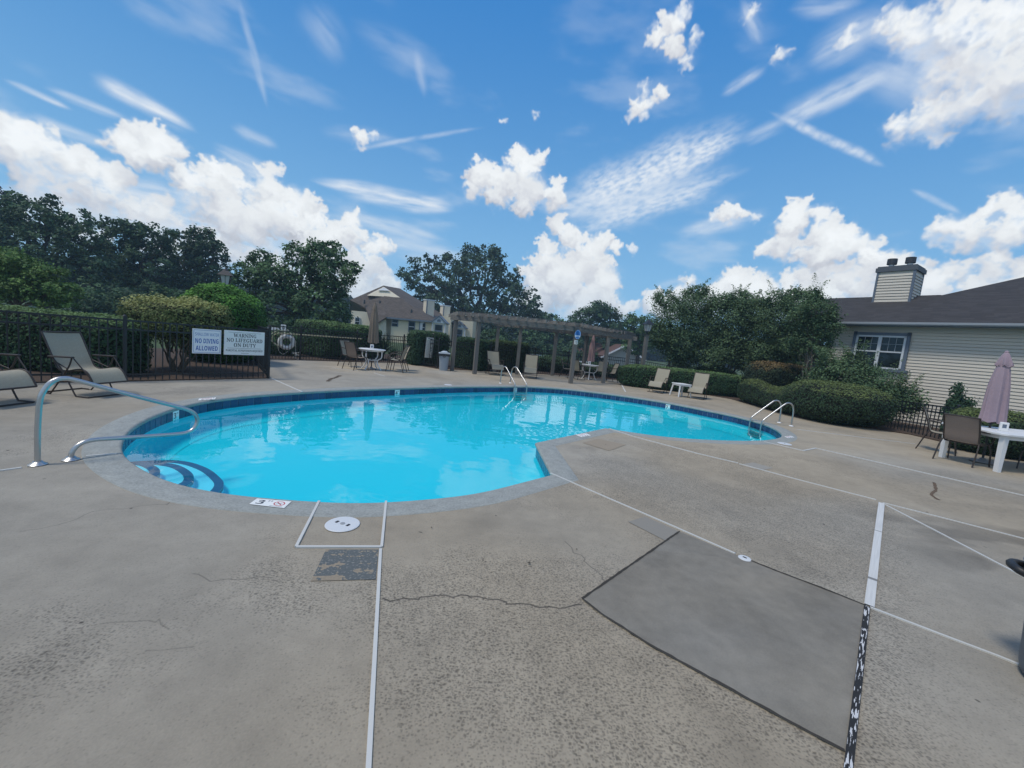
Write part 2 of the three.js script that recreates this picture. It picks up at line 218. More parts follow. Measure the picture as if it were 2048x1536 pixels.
function canvasTex(w, h, draw, srgb = true, flip = true) { const c = document.createElement('canvas'); c.width = w; c.height = h; draw(c.getContext('2d'), w, h); const t = new THREE.CanvasTexture(c); if (srgb) t.colorSpace = THREE.SRGBColorSpace; t.flipY = flip; t.wrapS = t.wrapT = THREE.RepeatWrapping; return t; }
function dataTex(w, h, f, srgb) { const d = new Uint8Array(w * h * 4); for (let j = 0; j < h; j++) for (let i = 0; i < w; i++) { const v = f(i, j), o = (j * w + i) * 4; d[o] = clamp(v[0]) * 255; d[o + 1] = clamp(v[1]) * 255; d[o + 2] = clamp(v[2]) * 255; d[o + 3] = 255; } const t = new THREE.DataTexture(d, w, h); t.magFilter = THREE.LinearFilter; t.wrapS = t.wrapT = THREE.RepeatWrapping; if (srgb) t.colorSpace = THREE.SRGBColorSpace; t.needsUpdate = true; return t; }
const toS = (x) => (x <= 0.0031308 ? 12.92 * x : 1.055 * Math.pow(x, 1 / 2.4) - 0.055);
const rep = (t, u, v) => { const c = t.clone(); c.repeat.set(u, v); c.needsUpdate = true; return c; };

// shared surfaces
const woodTex = dataTex(256, 512, (i, j) => { const g = fbm2(i * 0.09, j * 0.006, 4), k = fbm2(i * 0.35, j * 0.012, 3), cr = sstep(0.30, 0.5, fbm2(i * 0.12 + 40, j * 0.004, 3)), v = 0.62 + 0.38 * g + 0.22 * k - 0.40 * cr; return [toS(v * 0.33), toS(v * 0.31), toS(v * 0.28)]; }, true);
const woodBump = dataTex(128, 256, (i, j) => { const v = 0.5 + 0.5 * fbm2(i * 0.2, j * 0.015, 4); return [v, v, v]; });
const M = {
  wood: mat([0.78, 0.80, 0.82], 0.92, { map: woodTex, bumpMap: woodBump, bumpScale: 0.006 }),
  fence: mat([0.010, 0.013, 0.016], 0.5),
  steel: mat([0.52, 0.52, 0.51], 0.36, { metalness: 1 }),
  white: mat([0.74, 0.75, 0.75], 0.45),
  frame: mat([0.035, 0.025, 0.020], 0.5),
  darkmetal: mat([0.02, 0.022, 0.025], 0.5),
};
const weave = (a, seed) => dataTex(128, 128, (i, j) => { const s = ((i >> 1) + (j >> 1)) & 1, n = 0.9 + 0.16 * hash2(i + seed, j) + 0.10 * fbm2(i * 0.03 + seed, j * 0.03, 3), v = (s ? 1.0 : 0.86) * n; return [toS(a[0] * v), toS(a[1] * v), toS(a[2] * v)]; }, true);
M.sling = mat([1, 1, 1], 0.9, { map: rep(weave([0.37, 0.34, 0.26], 3), 4, 4), side: THREE.DoubleSide });
M.slingBrown = mat([1, 1, 1], 0.9, { map: rep(weave([0.24, 0.19, 0.16], 9), 4, 4), side: THREE.DoubleSide });
const leafMat = (t = 0.3) => new THREE.MeshPhysicalMaterial({ color: 0xffffff, vertexColors: true, roughness: 0.75, transmission: t, thickness: 0, side: THREE.DoubleSide, specularIntensity: 0.35 });
M.leaf = leafMat(0.3);
const barkTex = dataTex(128, 256, (i, j) => { const v = 0.7 + 0.5 * fbm2(i * 0.12, j * 0.025, 4); return [toS(v * 0.12), toS(v * 0.095), toS(v * 0.075)]; }, true);
M.bark = mat([1, 1, 1], 0.95, { map: barkTex });

// ---------------------------------------------------------------- pool outline (metres, y up; x right, z towards the viewer)
function smoothRun(pts, step = 0.1, soften = 6) {
  const c = new THREE.CatmullRomCurve3(pts.map((p) => new THREE.Vector3(p[0], 0, p[1])), false, 'centripetal');
  const n = Math.max(2, Math.round(c.getLength() / step)); let o = c.getSpacedPoints(n).map((p) => [p.x, p.z]);
  for (let k = 0; k < soften; k++) o = o.map((p, i) => (i === 0 || i === o.length - 1 ? p : [(o[i - 1][0] + 2 * p[0] + o[i + 1][0]) / 4, (o[i - 1][1] + 2 * p[1] + o[i + 1][1]) / 4]));
  return o;
}
const NA = [0.589, -4.604], NB = [1.895, -7.761], NC = [0.461, -6.056];
const longRun = smoothRun([NA, [0.138, -4.144], [-0.204, -3.806], [-0.469, -3.63], [-0.799, -3.464], [-0.986, -3.378], [-1.21, -3.305], [-1.519, -3.255], [-1.869, -3.235], [-2.142, -3.224], [-2.393, -3.247], [-2.725, -3.313], [-3.03, -3.426], [-3.364, -3.603], [-3.628, -3.766], [-3.938, -4.013],
  [-4.426, -4.583], [-4.722, -5.091], [-4.924, -5.575], [-5.063, -6.126], [-5.088, -6.776], [-4.898, -7.528], [-4.432, -8.435], [-3.782, -9.436], [-2.909, -10.52], [-1.803, -11.823], [-0.38, -13.202], [0.637, -14.017], [1.731, -14.42], [2.795, -14.336], [3.806, -14.091], [4.708, -13.627], [5.361, -13.123], [5.882, -12.464], [6.354, -11.868], [6.666, -11.122], [6.734, -10.552], [6.569, -9.789], [6.15, -8.956], [5.533, -8.353], [4.835, -7.962], [4.104, -7.704], [3.459, -7.557], [2.871, -7.51], [2.426, -7.606], NB]);
const poolPath = [...longRun, ...smoothRun([NB, NC], 0.1, 0).slice(1), ...smoothRun([NC, NA], 0.1, 0).slice(1, -1)];
function offsetPath(path, d) {                         // d > 0: outwards (deck side); corners mitred
  const n = path.length, area = path.reduce((s, p, i) => { const q = path[(i + 1) % n]; return s + p[0] * q[1] - q[0] * p[1]; }, 0), sg = area > 0 ? 1 : -1;
  return path.map((p, i) => {
    const a = path[(i - 1 + n) % n], b = path[(i + 1) % n]; let x1 = p[0] - a[0], y1 = p[1] - a[1], x2 = b[0] - p[0], y2 = b[1] - p[1];
    const l1 = Math.hypot(x1, y1), l2 = Math.hypot(x2, y2); x1 /= l1; y1 /= l1; x2 /= l2; y2 /= l2;
    let nx = sg * (y1 + y2), ny = -sg * (x1 + x2); const l = Math.hypot(nx, ny); nx /= l; ny /= l; const k = 1 / Math.max(0.5, nx * sg * y1 - ny * sg * x1);
    return [p[0] + nx * d * k, p[1] + ny * d * k];
  });
}
function inside(pt, path) { let c = false; for (let i = 0, j = path.length - 1; i < path.length; j = i++) { const a = path[i], b = path[j]; if ((a[1] > pt[1]) !== (b[1] > pt[1]) && pt[0] < ((b[0] - a[0]) * (pt[1] - a[1])) / (b[1] - a[1]) + a[0]) c = !c; } return c; }
const COPING = 0.27, WATER = -0.145;

// ---------------------------------------------------------------- ground
const grassTex = dataTex(512, 512, (i, j) => { const v = 0.75 + 0.5 * fbm2(i * 0.02, j * 0.02, 3) + 0.35 * (hash2(i, j) - 0.5) + 0.3 * fbm2(i * 0.15, j * 0.15, 2); return [toS(0.070 * v), toS(0.110 * v), toS(0.034 * v)]; }, true);
const groundUV = (g, s) => { const p = g.attributes.position, u = new Float32Array(p.count * 2); for (let i = 0; i < p.count; i++) { u[2 * i] = p.getX(i) / s; u[2 * i + 1] = p.getZ(i) / s; } g.setAttribute('uv', new THREE.BufferAttribute(u, 2)); return g; };
M.grass = mat([1, 1, 1], 0.95, { map: grassTex }); M.grassBank = mat([1, 1, 1], 0.95, { map: rep(grassTex, 6, 1), side: THREE.DoubleSide });
{
  const R = [], N = 48; const outer = []; for (let i = 0; i < N; i++) outer.push([900 * Math.cos(i / N * 2 * PI), 900 * Math.sin(i / N * 2 * PI)]);
  const s = new THREE.Shape(outer.map((p) => new THREE.Vector2(p[0], -p[1]))), h = new THREE.Path(offsetPath(poolPath, 0.14).map((p) => new THREE.Vector2(p[0], -p[1]))); s.holes.push(h); s.holes.push(new THREE.Path([[-6, -29], [-6, -62], [40, -62], [30, -29]].map((p) => new THREE.Vector2(p[0], -p[1]))));
  solo('ground', groundUV(new THREE.ShapeGeometry(s).rotateX(-PI / 2).translate(0, -0.06, 0), 3), M.grass, 'wide grassy ground reaching past the fences to the trees', 'ground', null, 'structure');
}
const asphaltTex = dataTex(256, 256, (i, j) => { const v = 0.85 + 0.3 * fbm2(i * 0.03, j * 0.03, 3) + 0.35 * (hash2(i + 7, j) - 0.5); return [toS(0.075 * v), toS(0.077 * v), toS(0.08 * v)]; }, true);
M.asphalt = mat([1, 1, 1], 0.9, { map: asphaltTex });
const LOT = [[-6, -29], [30, -29], [40, -62], [-6, -62]];
solo('parking_lot', groundUV(flat([[-8, -28], [34, -28], [44, -64], [-8, -64]], -1.4), 2), M.asphalt, 'asphalt parking lot behind the pergola and the far fence', 'parking lot', null, 'structure');
{ const B = [], L = LOT; for (let i = 0; i < 4; i++) { const a = L[i], b = L[(i + 1) % 4], k = (p) => [p[0] + (p[0] > 10 ? -1.6 : 1.6), -1.41, p[1] + (p[1] > -40 ? -1.8 : 1.8)]; B.push(quad([a[0], -0.06, a[1]], [b[0], -0.06, b[1]], k(b), k(a))); } solo('grass_bank', B, M.grassBank, 'grass bank sloping down to the sunken parking lot', 'bank', null, 'structure'); }
solo('road', groundUV(flat([[-30, -19.4], [-18, -15.4], [-15.6, -8.6], [-13.4, -1], [-19, 8], [-30, 8]].map((p) => [p[0] - 2.0, p[1]]), -0.050), 2), mat([0.30, 0.31, 0.32], 0.9, { map: asphaltTex }), 'grey road beyond the left fence', 'road', null, 'structure');
solo('sidewalk', slabOf([[-60, -23], [-19, -14.2], [-13.0, -9.4], [-11.4, -6], [-10.4, 4], [-11.7, 4], [-12.6, -6], [-14.2, -9.9], [-19.6, -15.2], [-60, -24.2]].map((p) => [p[0] - 1.4, p[1]]), -0.1, 0.0), mat([0.42, 0.36, 0.30], 0.9), 'pale concrete sidewalk between the road and the left fence', 'sidewalk', null, 'structure');
const mulchTex = dataTex(256, 256, (i, j) => { const v = 0.6 + 0.7 * fbm2(i * 0.12 + j * 0.03, j * 0.12, 3) + 0.5 * (hash2(i, j + 3) - 0.5); return [toS(0.115 * v), toS(0.075 * v), toS(0.052 * v)]; }, true);
M.mulch = mat([1, 1, 1], 1, { map: mulchTex, bumpMap: mulchTex, bumpScale: 0.02 });
const FL = [[-9.3, -5.0], [-7.402, -7.665], [-5.985, -9.857]];                  // left fence: along the deck to the corner
const FB = [[-5.985, -9.857], [-9.658, -14.688]];                                // and back from the corner
const FF = [[-9.4, -13.6], [-8.1, -15.3], [-6.6, -16.9], [-5.2, -18.9], [-3.3, -17.55], [1.0, -20.25], [2.8, -21.2], [6.0, -21.9], [11.7, -20.2]];
const FR = [[11.62, -19.6], [11.62, -6.0]];
solo('mulch_bed', groundUV(slabOf([[-9.3, -4.97], [-7.402, -7.665], [-5.985, -9.857], [-9.658, -14.688], [-11.5, -15.8], [-14, -12], [-11.4, -7], [-10.9, -4.8]], -0.05, 0.022), 0.8), M.mulch, 'brown pine straw bed behind the left fence', 'mulch bed', null, 'structure');
solo('mulch_bed', groundUV(slabOf([[-9.6, -13.5], ...FF.slice(1).map((p, i) => [p[0] + (i === 2 ? 0.1 : 0), p[1] + 0.10]), [11.5, -20], [11.5, -17], [10.9, -19.2], [12.8, -19.4], [12.8, -24], [-11, -24]].filter((p, i) => i < 9 || i > 11), -0.05, 0.018), 0.8), M.mulch, 'dark mulch strip under the far fence and its hedges', 'mulch bed', null, 'structure');
solo('mulch_bed', groundUV(slabOf([[5.6, -19.6], [7.5, -19.2], [9.2, -17.0], [9.15, -12.6], [10.4, -11.95], [11.3, -11.3], [11.45, -5], [14.5, -5], [14.5, -21], [5.6, -21.6]], -0.05, 0.026), 0.8), M.mulch, 'dark mulch bed under the hedges in front of the right house', 'mulch bed', null, 'structure');

// ---------------------------------------------------------------- deck: old concrete, with its own grain, aggregate and cracks
const SLAB = [[1.579, -3.389], [0.549, -2.299], [0.634, -2.181], [0.851, -1.963], [1.129, -1.742], [1.355, -1.562], [1.475, -1.475], [2.477, -2.533], [2.209, -2.781], [1.967, -2.991], [1.891, -3.065]];
const XN = -5.16, ZN = -9.24, LN = 10.32;               // the near part of the deck has a fine texture of its own
function deckAt(x, z, fine) {
  const big = fbm2(x * 0.33 + 3, z * 0.33 - 7, 4), mid = fbm2(x * 1.7, z * 1.7, 4), warm = sstep(-0.25, 0.3, fbm2(x * 0.24 + 21, z * 0.24 + 2, 3) + 0.03 * (x - 1) - 0.02 * (z + 5));
  let v = 0.345 * (1 + 0.24 * big + 0.20 * mid + 0.10 * fbm2(x * 5 + 0.6 * z, z * 5, 3)), h = 0.5, sp = 0;
  const nearBand = sstep(-3.4, -2.0, z) * sstep(-1.3, -0.2, x) * 0.45, mA = sstep(-0.10, 0.40, fbm2(x * 0.62 + 5.5, z * 0.62 + 1.2, 4) + 0.35 * fbm2(x * 2.6, z * 2.6 + 9, 3) + nearBand + 0.30 * sstep(0.4, 2.0, x) * sstep(-7.6, -6.4, z) + 0.02) * (1 - 0.8 * sstep(2.5, 3.1, x + 0.9 * (z + 2.5)) * sstep(-5.2, -4.2, z));
  if (fine) {
    const fx = fbm2(x * 9, z * 9, 3), g = hash2(Math.floor(x * 400), Math.floor(z * 400)) - 0.5;
    v *= 1 + 0.12 * fx + 0.14 * g; h += 0.14 * fx + 0.10 * g;
    for (let lvl = 0; lvl < 2; lvl++) {
      const cs = lvl ? 0.010 : 0.0165, cx = Math.floor(x / cs), cz = Math.floor(z / cs);
      for (let a = -1; a <= 1; a++) for (let b = -1; b <= 1; b++) {
        const i = cx + a, j = cz + b, p = hash2(i * 3 + lvl * 71, j * 5); if (p > 0.24 + 0.54 * mA) continue;
        const px = (i + 0.5 + 0.7 * (hash2(i, j + 9) - 0.5)) * cs, pz = (j + 0.5 + 0.7 * (hash2(i + 5, j) - 0.5)) * cs, rr = cs * (0.17 + 0.27 * hash2(i + 1, j + 2)) * (0.6 + 0.55 * mA);
        const dx = x - px, dz = (z - pz) * 1.25, q = Math.hypot(dx, dz) / rr; if (q < 1.25) sp = Math.max(sp, (1 - sstep(0.55, 1.25, q)) * (0.35 + 0.65 * hash2(i + 2, j + 4)) * (0.45 + 0.55 * mA));
      }
    }
    v *= (1 - 0.66 * sp) * (1 + 0.10 * mA); h -= 0.40 * sp;
  } else { const fx = fbm2(x * 9, z * 9, 3), q = fbm2(x * 26, z * 26, 2); v *= 1 + 0.10 * fx - mA * (0.07 + 0.30 * sstep(0.05, 0.5, q)); }
  const stain = sstep(0.18, 0.42, fbm2(x * 0.9 + 50, z * 0.45 + 13, 4)); v *= 1 - 0.18 * stain;
  const wet = sstep(3.4, 4.4, x) * sstep(-5.2, -3.9, z) * sstep(0.05, 0.3, fbm2(x * 0.8, z * 1.6 + 4, 4) + 0.12); v *= 1 - 0.34 * wet;   // old dark staining by the drain
  v *= 0.80 * (1 + 0.10 * sstep(0.1, 0.5, fbm2(x * 0.7 + 31, z * 1.3 - 8, 4))) * (1 + 0.16 * sstep(-3.5, -9.5, z)); return [v * lerp(1.04, 1.11, warm), v * lerp(0.95, 0.94, warm), v * lerp(0.78, 0.685, warm), h];  // last factor lightens with distance: lens vignette near the camera painted into the colour
}
const NT = 2048, nearHeight = new Uint8ClampedArray(NT * NT);
function crackPath(c, pts, seed, jit) {                 // a wandering hairline
  const r = rng(seed); c.beginPath();
  for (let i = 0; i < pts.length - 1; i++) { const [x0, y0] = pts[i], [x1, y1] = pts[i + 1], n = Math.max(2, Math.round(Math.hypot(x1 - x0, y1 - y0) / 0.05)); for (let k = 0; k <= n; k++) { const t = k / n, X = ((x0 + (x1 - x0) * t + (r() - 0.5) * jit) - XN) / LN * NT, Y = ((y0 + (y1 - y0) * t + (r() - 0.5) * jit) - ZN) / LN * NT; if (i === 0 && k === 0) c.moveTo(X, Y); else c.lineTo(X, Y); } }
  c.stroke();
}
const CRACKS = [
  [[[-0.607, -2.113], [-0.402, -2.168], [-0.121, -2.226], [0.085, -2.203], [0.346, -2.189], [0.545, -2.256]], 1, 1.7, 0.75],
  [[[-2.546, -2.953], [-2.542, -3.212], [-2.516, -3.371]], 2, 1.0, 0.6], [[[-3.013, -2.4], [-2.886, -2.539], [-2.885, -2.762], [-2.56, -2.969]], 3, 0.8, 0.5],
  [[[-1.725, -2.172], [-1.559, -2.142], [-1.298, -2.226]], 4, 1.0, 0.5], [[[-1.816, -1.757], [-1.594, -1.799], [-1.504, -1.751]], 5, 0.9, 0.4], [[[0.53, -2.992], [0.695, -2.642], [0.75, -2.506]], 6, 1.2, 0.5],
  [[[3.577, -5.209], [3.941, -5.452], [4.167, -5.478]], 7, 0.9, 0.5], [[[-1.467, -1.632], [-1.316, -1.664]], 8, 0.8, 0.35],
];
const nearTex = canvasTex(NT, NT, (c) => {
  const im = c.createImageData(NT, NT), d = im.data;
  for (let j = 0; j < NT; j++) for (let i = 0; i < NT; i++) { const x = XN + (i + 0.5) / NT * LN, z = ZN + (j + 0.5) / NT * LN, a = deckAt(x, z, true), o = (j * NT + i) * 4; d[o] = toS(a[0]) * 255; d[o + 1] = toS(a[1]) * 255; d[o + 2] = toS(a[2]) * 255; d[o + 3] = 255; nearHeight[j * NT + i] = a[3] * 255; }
  c.putImageData(im, 0, 0); c.lineCap = 'round';
  for (const [p, s, w, o] of CRACKS) { c.strokeStyle = 'rgba(48,44,40,' + o + ')'; c.lineWidth = w; crackPath(c, p, s, 0.035); }
  const r = rng(12); for (let k = 0; k < 90; k++) { const X = r() * NT, Y = r() * NT; c.fillStyle = 'rgba(38,34,30,' + (0.35 + 0.4 * r()) + ')'; c.beginPath(); c.ellipse(X, Y, 1 + 2.4 * r(), 0.8 + 1.6 * r(), r() * 3, 0, 7); c.fill(); }   // old spots
}, true, false);
const nearBump = (() => { const d = new Uint8Array(NT * NT * 4); for (let i = 0; i < NT * NT; i++) { d[4 * i] = d[4 * i + 1] = d[4 * i + 2] = nearHeight[i]; d[4 * i + 3] = 255; } const t = new THREE.DataTexture(d, NT, NT); t.magFilter = THREE.LinearFilter; t.needsUpdate = true; return t; })();
const XF = -11, ZF = -24.5, LF = 26.5, FT = 1536;
const farTex = canvasTex(FT, FT, (c) => {
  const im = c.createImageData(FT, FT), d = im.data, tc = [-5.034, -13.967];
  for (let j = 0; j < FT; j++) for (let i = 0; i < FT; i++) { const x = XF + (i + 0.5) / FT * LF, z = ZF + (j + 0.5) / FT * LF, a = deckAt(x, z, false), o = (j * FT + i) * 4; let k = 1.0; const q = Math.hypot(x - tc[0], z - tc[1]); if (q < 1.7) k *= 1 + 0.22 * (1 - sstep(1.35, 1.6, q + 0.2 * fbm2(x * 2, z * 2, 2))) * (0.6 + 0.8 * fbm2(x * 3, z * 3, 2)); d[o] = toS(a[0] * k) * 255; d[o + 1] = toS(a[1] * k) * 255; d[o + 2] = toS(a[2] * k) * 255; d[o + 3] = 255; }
  c.putImageData(im, 0, 0);
}, true, false);
const deck = thing('pool_deck', 'worn grey concrete deck around the whole pool', 'pool deck', 0, 0, 0, 0, null, 'structure');
{
  const keep = offsetPath(poolPath, 0.03), cs = 0.12, gn = [], gf = []; const put = (g, x, z) => g.push(x, 0, z, x, 0, z + cs, x + cs, 0, z + cs, x, 0, z, x + cs, 0, z + cs, x + cs, 0, z);
  const x0 = XN - 0.12 * 45, z0 = ZN - 0.12 * 116, nx = 196, nz = 208, wet = new Uint8Array((nx + 1) * (nz + 1));
  for (let j = 0; j <= nz; j++) for (let i = 0; i <= nx; i++) wet[j * (nx + 1) + i] = inside([x0 + i * cs, z0 + j * cs], keep) ? 1 : 0;
  for (let j = 0; j < nz; j++) for (let i = 0; i < nx; i++) { const a = j * (nx + 1) + i; if (wet[a] || wet[a + 1] || wet[a + nx + 1] || wet[a + nx + 2]) continue; const x = x0 + i * cs, z = z0 + j * cs, c = x + cs / 2; put(c > XN && c < XN + LN && z + cs / 2 > ZN && z + cs / 2 < ZN + LN ? gn : gf, x, z); }
  const mk = (arr, X, Z, L) => { const g = new THREE.BufferGeometry(), n = arr.length / 3, u = new Float32Array(n * 2), nn = new Float32Array(n * 3); for (let i = 0; i < n; i++) { u[2 * i] = (arr[3 * i] - X) / L; u[2 * i + 1] = (arr[3 * i + 2] - Z) / L; nn[3 * i + 1] = 1; } g.setAttribute('position', new THREE.Float32BufferAttribute(arr, 3)); g.setAttribute('normal', new THREE.BufferAttribute(nn, 3)); g.setAttribute('uv', new THREE.BufferAttribute(u, 2)); return g; };
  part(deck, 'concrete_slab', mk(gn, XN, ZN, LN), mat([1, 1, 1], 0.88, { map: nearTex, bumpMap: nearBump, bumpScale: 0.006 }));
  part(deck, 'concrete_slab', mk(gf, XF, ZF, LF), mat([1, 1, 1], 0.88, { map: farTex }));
  // the newer, smoother slab let into the deck
  const st = dataTex(768, 768, (i, j) => { const v = 0.198 * (1 + 0.40 * fbm2(i * 0.008, j * 0.008, 4) + 0.20 * fbm2(i * 0.05, j * 0.05, 3) + 0.16 * (hash2(i, j) - 0.5)), w = 0.5 + 0.5 * fbm2(i * 0.006 + 9, j * 0.006, 3); return [toS(v * (1.01 + 0.08 * w)), toS(v * 0.96), toS(v * (0.84 - 0.10 * w))]; }, true);
  const g = slabOf(SLAB, -0.04, 0.005); part(deck, 'repaired_slab', groundUV(g, 3.0), mat([1, 1, 1], 0.9, { map: st, bumpMap: st, bumpScale: 0.003 }));
  const dirt = mat([0.045, 0.040, 0.033], 1), crackMat = dirt;
  const ragged = (pts, w, seed, y) => { const r = rng(seed), L = [], Rr = []; for (let i = 0; i < pts.length - 1; i++) { const [ax, az] = pts[i], [bx_, bz] = pts[i + 1], l = Math.hypot(bx_ - ax, bz - az), n = Math.max(2, Math.round(l / 0.035)), tx = (bx_ - ax) / l, tz = (bz - az) / l; for (let k = i ? 1 : 0; k <= n; k++) { const t = k / n, q = (r() - 0.5) * w * 0.5; L.push([ax + (bx_ - ax) * t - tz * (w * (0.25 + 0.45 * r())) + tz * q, az + (bz - az) * t + tx * (w * (0.25 + 0.45 * r()))]); Rr.push([ax + (bx_ - ax) * t + tz * (w * (0.25 + 0.45 * r())), az + (bz - az) * t - tx * (w * (0.25 + 0.45 * r())) + tx * q]); } } return flat([...L, ...Rr.reverse()], y); };
  part(deck, 'dirty_joint', ragged([SLAB[0], SLAB[1]], 0.014, 3, 0.009), dirt);
  part(deck, 'dirty_joint', ragged(SLAB.slice(1, 7), 0.013, 4, 0.009), dirt);
  part(deck, 'dirty_joint', ragged([[1.967, -2.991], [2.11, -2.853], [2.292, -2.7], [2.471, -2.527]], 0.014, 5, 0.009), dirt);
  part(deck, 'crack', ragged([[6.568, -6.067], [6.157, -5.641], [5.794, -5.356], [5.686, -5.154]], 0.035, 15, 0.004), mat([0.12, 0.08, 0.05], 1));
  part(deck, 'crack', ragged([[-4.747, -10.359], [-4.911, -10.886], [-4.948, -11.306], [-5.067, -11.84]], 0.09, 16, 0.004), mat([0.10, 0.075, 0.05], 1));
  // white joint strips
  const strip = (pts, w, y = 0.004, m = M.strip, nm = 'joint_strip') => { for (let i = 0; i < pts.length - 1; i++) { const a = pts[i], b = pts[i + 1], l = Math.hypot(b[0] - a[0], b[1] - a[1]), g = new THREE.BoxGeometry(w, 0.012, l); g.rotateY(Math.atan2(b[0] - a[0], b[1] - a[1])); g.translate((a[0] + b[0]) / 2, y - 0.001 - 0.0006 * (i % 2), (a[1] + b[1]) / 2); part(deck, nm, g, m); } };
  M.strip = mat([0.56, 0.56, 0.53], 0.7);
  strip([[0.557, -4.648], [1.589, -3.457], [1.9, -3.082]], 0.017);
  strip([[2.483, -2.514], [2.691, -2.331], [2.893, -2.159], [2.975, -2.07]], 0.018);
  strip([[-1.518, -3.271], [-1.32, -2.549], [-0.784, -2.654], [-0.994, -3.403]], 0.019, 0.008);
  strip([[-0.783, -2.63], [-0.517, -1.757], [-0.36, -1.242], [0.02, 0.05]], 0.019);
  strip([[1.96, -7.746], [2.296, -7.226], [3.112, -6.373], [3.538, -6.032]], 0.024, 0.008);
  strip([[3.54, -6.008], [4.01, -5.493], [4.626, -4.883]], 0.022); strip([[4.621, -4.788], [5.043, -4.413], [5.424, -4.051], [6.3, -3.2]], 0.020); strip([[4.592, -4.736], [4.46, -3.915], [4.354, -3.32], [4.3, -3.05]], 0.019);
  strip([[5.141, -8.004], [5.561, -7.488], [6.086, -7.865], [7.611, -5.796], [8.8, -4.3]], 0.03, 0.008); strip([[7.299, -10.159], [9.861, -9.71]], 0.028);
  strip([[-5.932, -9.915], [-4.398, -8.447]], 0.035); strip([[-4.9, -2.6], [-4.197, -3.255], [-4.138, -3.355]], 0.02); strip([[-3.989, -3.742], [-3.829, -3.877]], 0.022, 0.010);
  strip([[5.108, -18.924], [4.37, -15.489]], 0.05); strip([[-4.606, -13.393], [-4.018, -12.714]], 0.03); strip([[-6.121, -13.637], [-5.188, -13.514]], 0.03);
  // the wide white drain channel and its peeling end
  const chan = (a, b, w0, w1, m, y) => { const l = Math.hypot(b[0] - a[0], b[1] - a[1]), tx = (b[0] - a[0]) / l, tz = (b[1] - a[1]) / l; const g = flat([[a[0] - tz * w0, a[1] + tx * w0], [a[0] + tz * w0, a[1] - tx * w0], [b[0] + tz * w1, b[1] - tx * w1], [b[0] - tz * w1, b[1] + tx * w1]], y); const p = g.attributes.position, u = new Float32Array(p.count * 2); for (let i = 0; i < p.count; i++) { const dx = p.getX(i) - a[0], dz = p.getZ(i) - a[1]; u[2 * i] = 0.5 + (dx * -tz + dz * tx) / (2 * w0); u[2 * i + 1] = (dx * tx + dz * tz) / l; } g.setAttribute('uv', new THREE.BufferAttribute(u, 2)); return g; };
  const whiteDirty = dataTex(64, 512, (i, j) => { const v = 0.60 * (1 + 0.2 * fbm2(i * 0.1, j * 0.02, 3)), e = sstep(0, 5, i) * sstep(63, 58, i), q = Math.abs(j - 430) < 4 || Math.abs(j - 210) < 2 ? 0.35 : 1; const k = v * lerp(0.35, 1, e) * q; return [toS(k), toS(k), toS(k * 0.96)]; }, true);
  part(deck, 'drain_channel', chan([4.588, -4.765], [2.491, -2.53], 0.030, 0.026, mat([1, 1, 1], 0.7, { map: whiteDirty }), 0.010), mat([1, 1, 1], 0.7, { map: whiteDirty }));
  const peel = dataTex(64, 1024, (i, j) => { const f = fbm2(i * 0.06 + 3, j * 0.022, 4) + 0.25 * fbm2(j * 0.012, 4, 2) - 0.10, w = f > 0.0 && i > 6 && i < 58 ? 1 : 0, k = w ? 0.58 * (1 + 0.2 * fbm2(i * 0.2, j * 0.1, 2)) : 0.018; return [toS(k), toS(k), toS(k)]; }, true);
  part(deck, 'drain_channel', chan([2.465, -2.516], [1.22, -1.18], 0.016, 0.014, null, 0.011), mat([1, 1, 1], 0.8, { map: peel })).userData.label = 'peeling black and white drain channel';
  // paint patches
  const patch = canvasTex(256, 256, (c) => { const im = c.createImageData(256, 256), d = im.data; for (let j = 0; j < 256; j++) for (let i = 0; i < 256; i++) { const n = fbm2(i * 0.018 + 2, j * 0.022, 4), s = fbm2(i * 0.09, j * 0.09, 3), bare = n + 0.35 * s > 0.20 || (j < 36 && i < 120 && n > -0.25), o = (j * 256 + i) * 4, k = 1 + 0.3 * s; const a = bare ? [0.27, 0.225, 0.165] : s > 0.22 ? [0.20, 0.20, 0.185] : [0.105, 0.118, 0.118]; for (let q = 0; q < 3; q++) d[o + q] = toS(a[q] * k) * 255; d[o + 3] = 255; } c.putImageData(im, 0, 0); }, true, false);
  const pq = (pts, y, m, nm, lb) => { const g = quad(...pts.map((p) => [p[0], y, p[1]])); const o = part(deck, nm, g, m); if (lb) o.userData.label = lb; };
  pq([[-1.05, -2.213], [-0.699, -2.288], [-0.794, -2.622], [-1.124, -2.557]], 0.004, mat([1, 1, 1], 0.9, { map: patch }), 'paint_patch', 'flaking blue grey paint patch on the concrete');
  pq([[1.216, -6.358], [1.562, -6.009], [1.96, -6.523], [1.547, -6.763]], 0.005, mat([0.30, 0.25, 0.185], 0.9), 'paint_patch', 'faded orange patch on the concrete');
  pq([[1.157, -3.49], [1.379, -3.188], [1.569, -3.396], [1.358, -3.641]], 0.004, mat([0.245, 0.228, 0.195], 0.9), 'paint_patch', 'smooth pale mortar patch');
  pq([[3.569, -5.992], [3.739, -5.759], [4.034, -5.97], [3.86, -6.191]], 0.003, mat([0.30, 0.28, 0.24], 0.9), 'paint_patch');
}

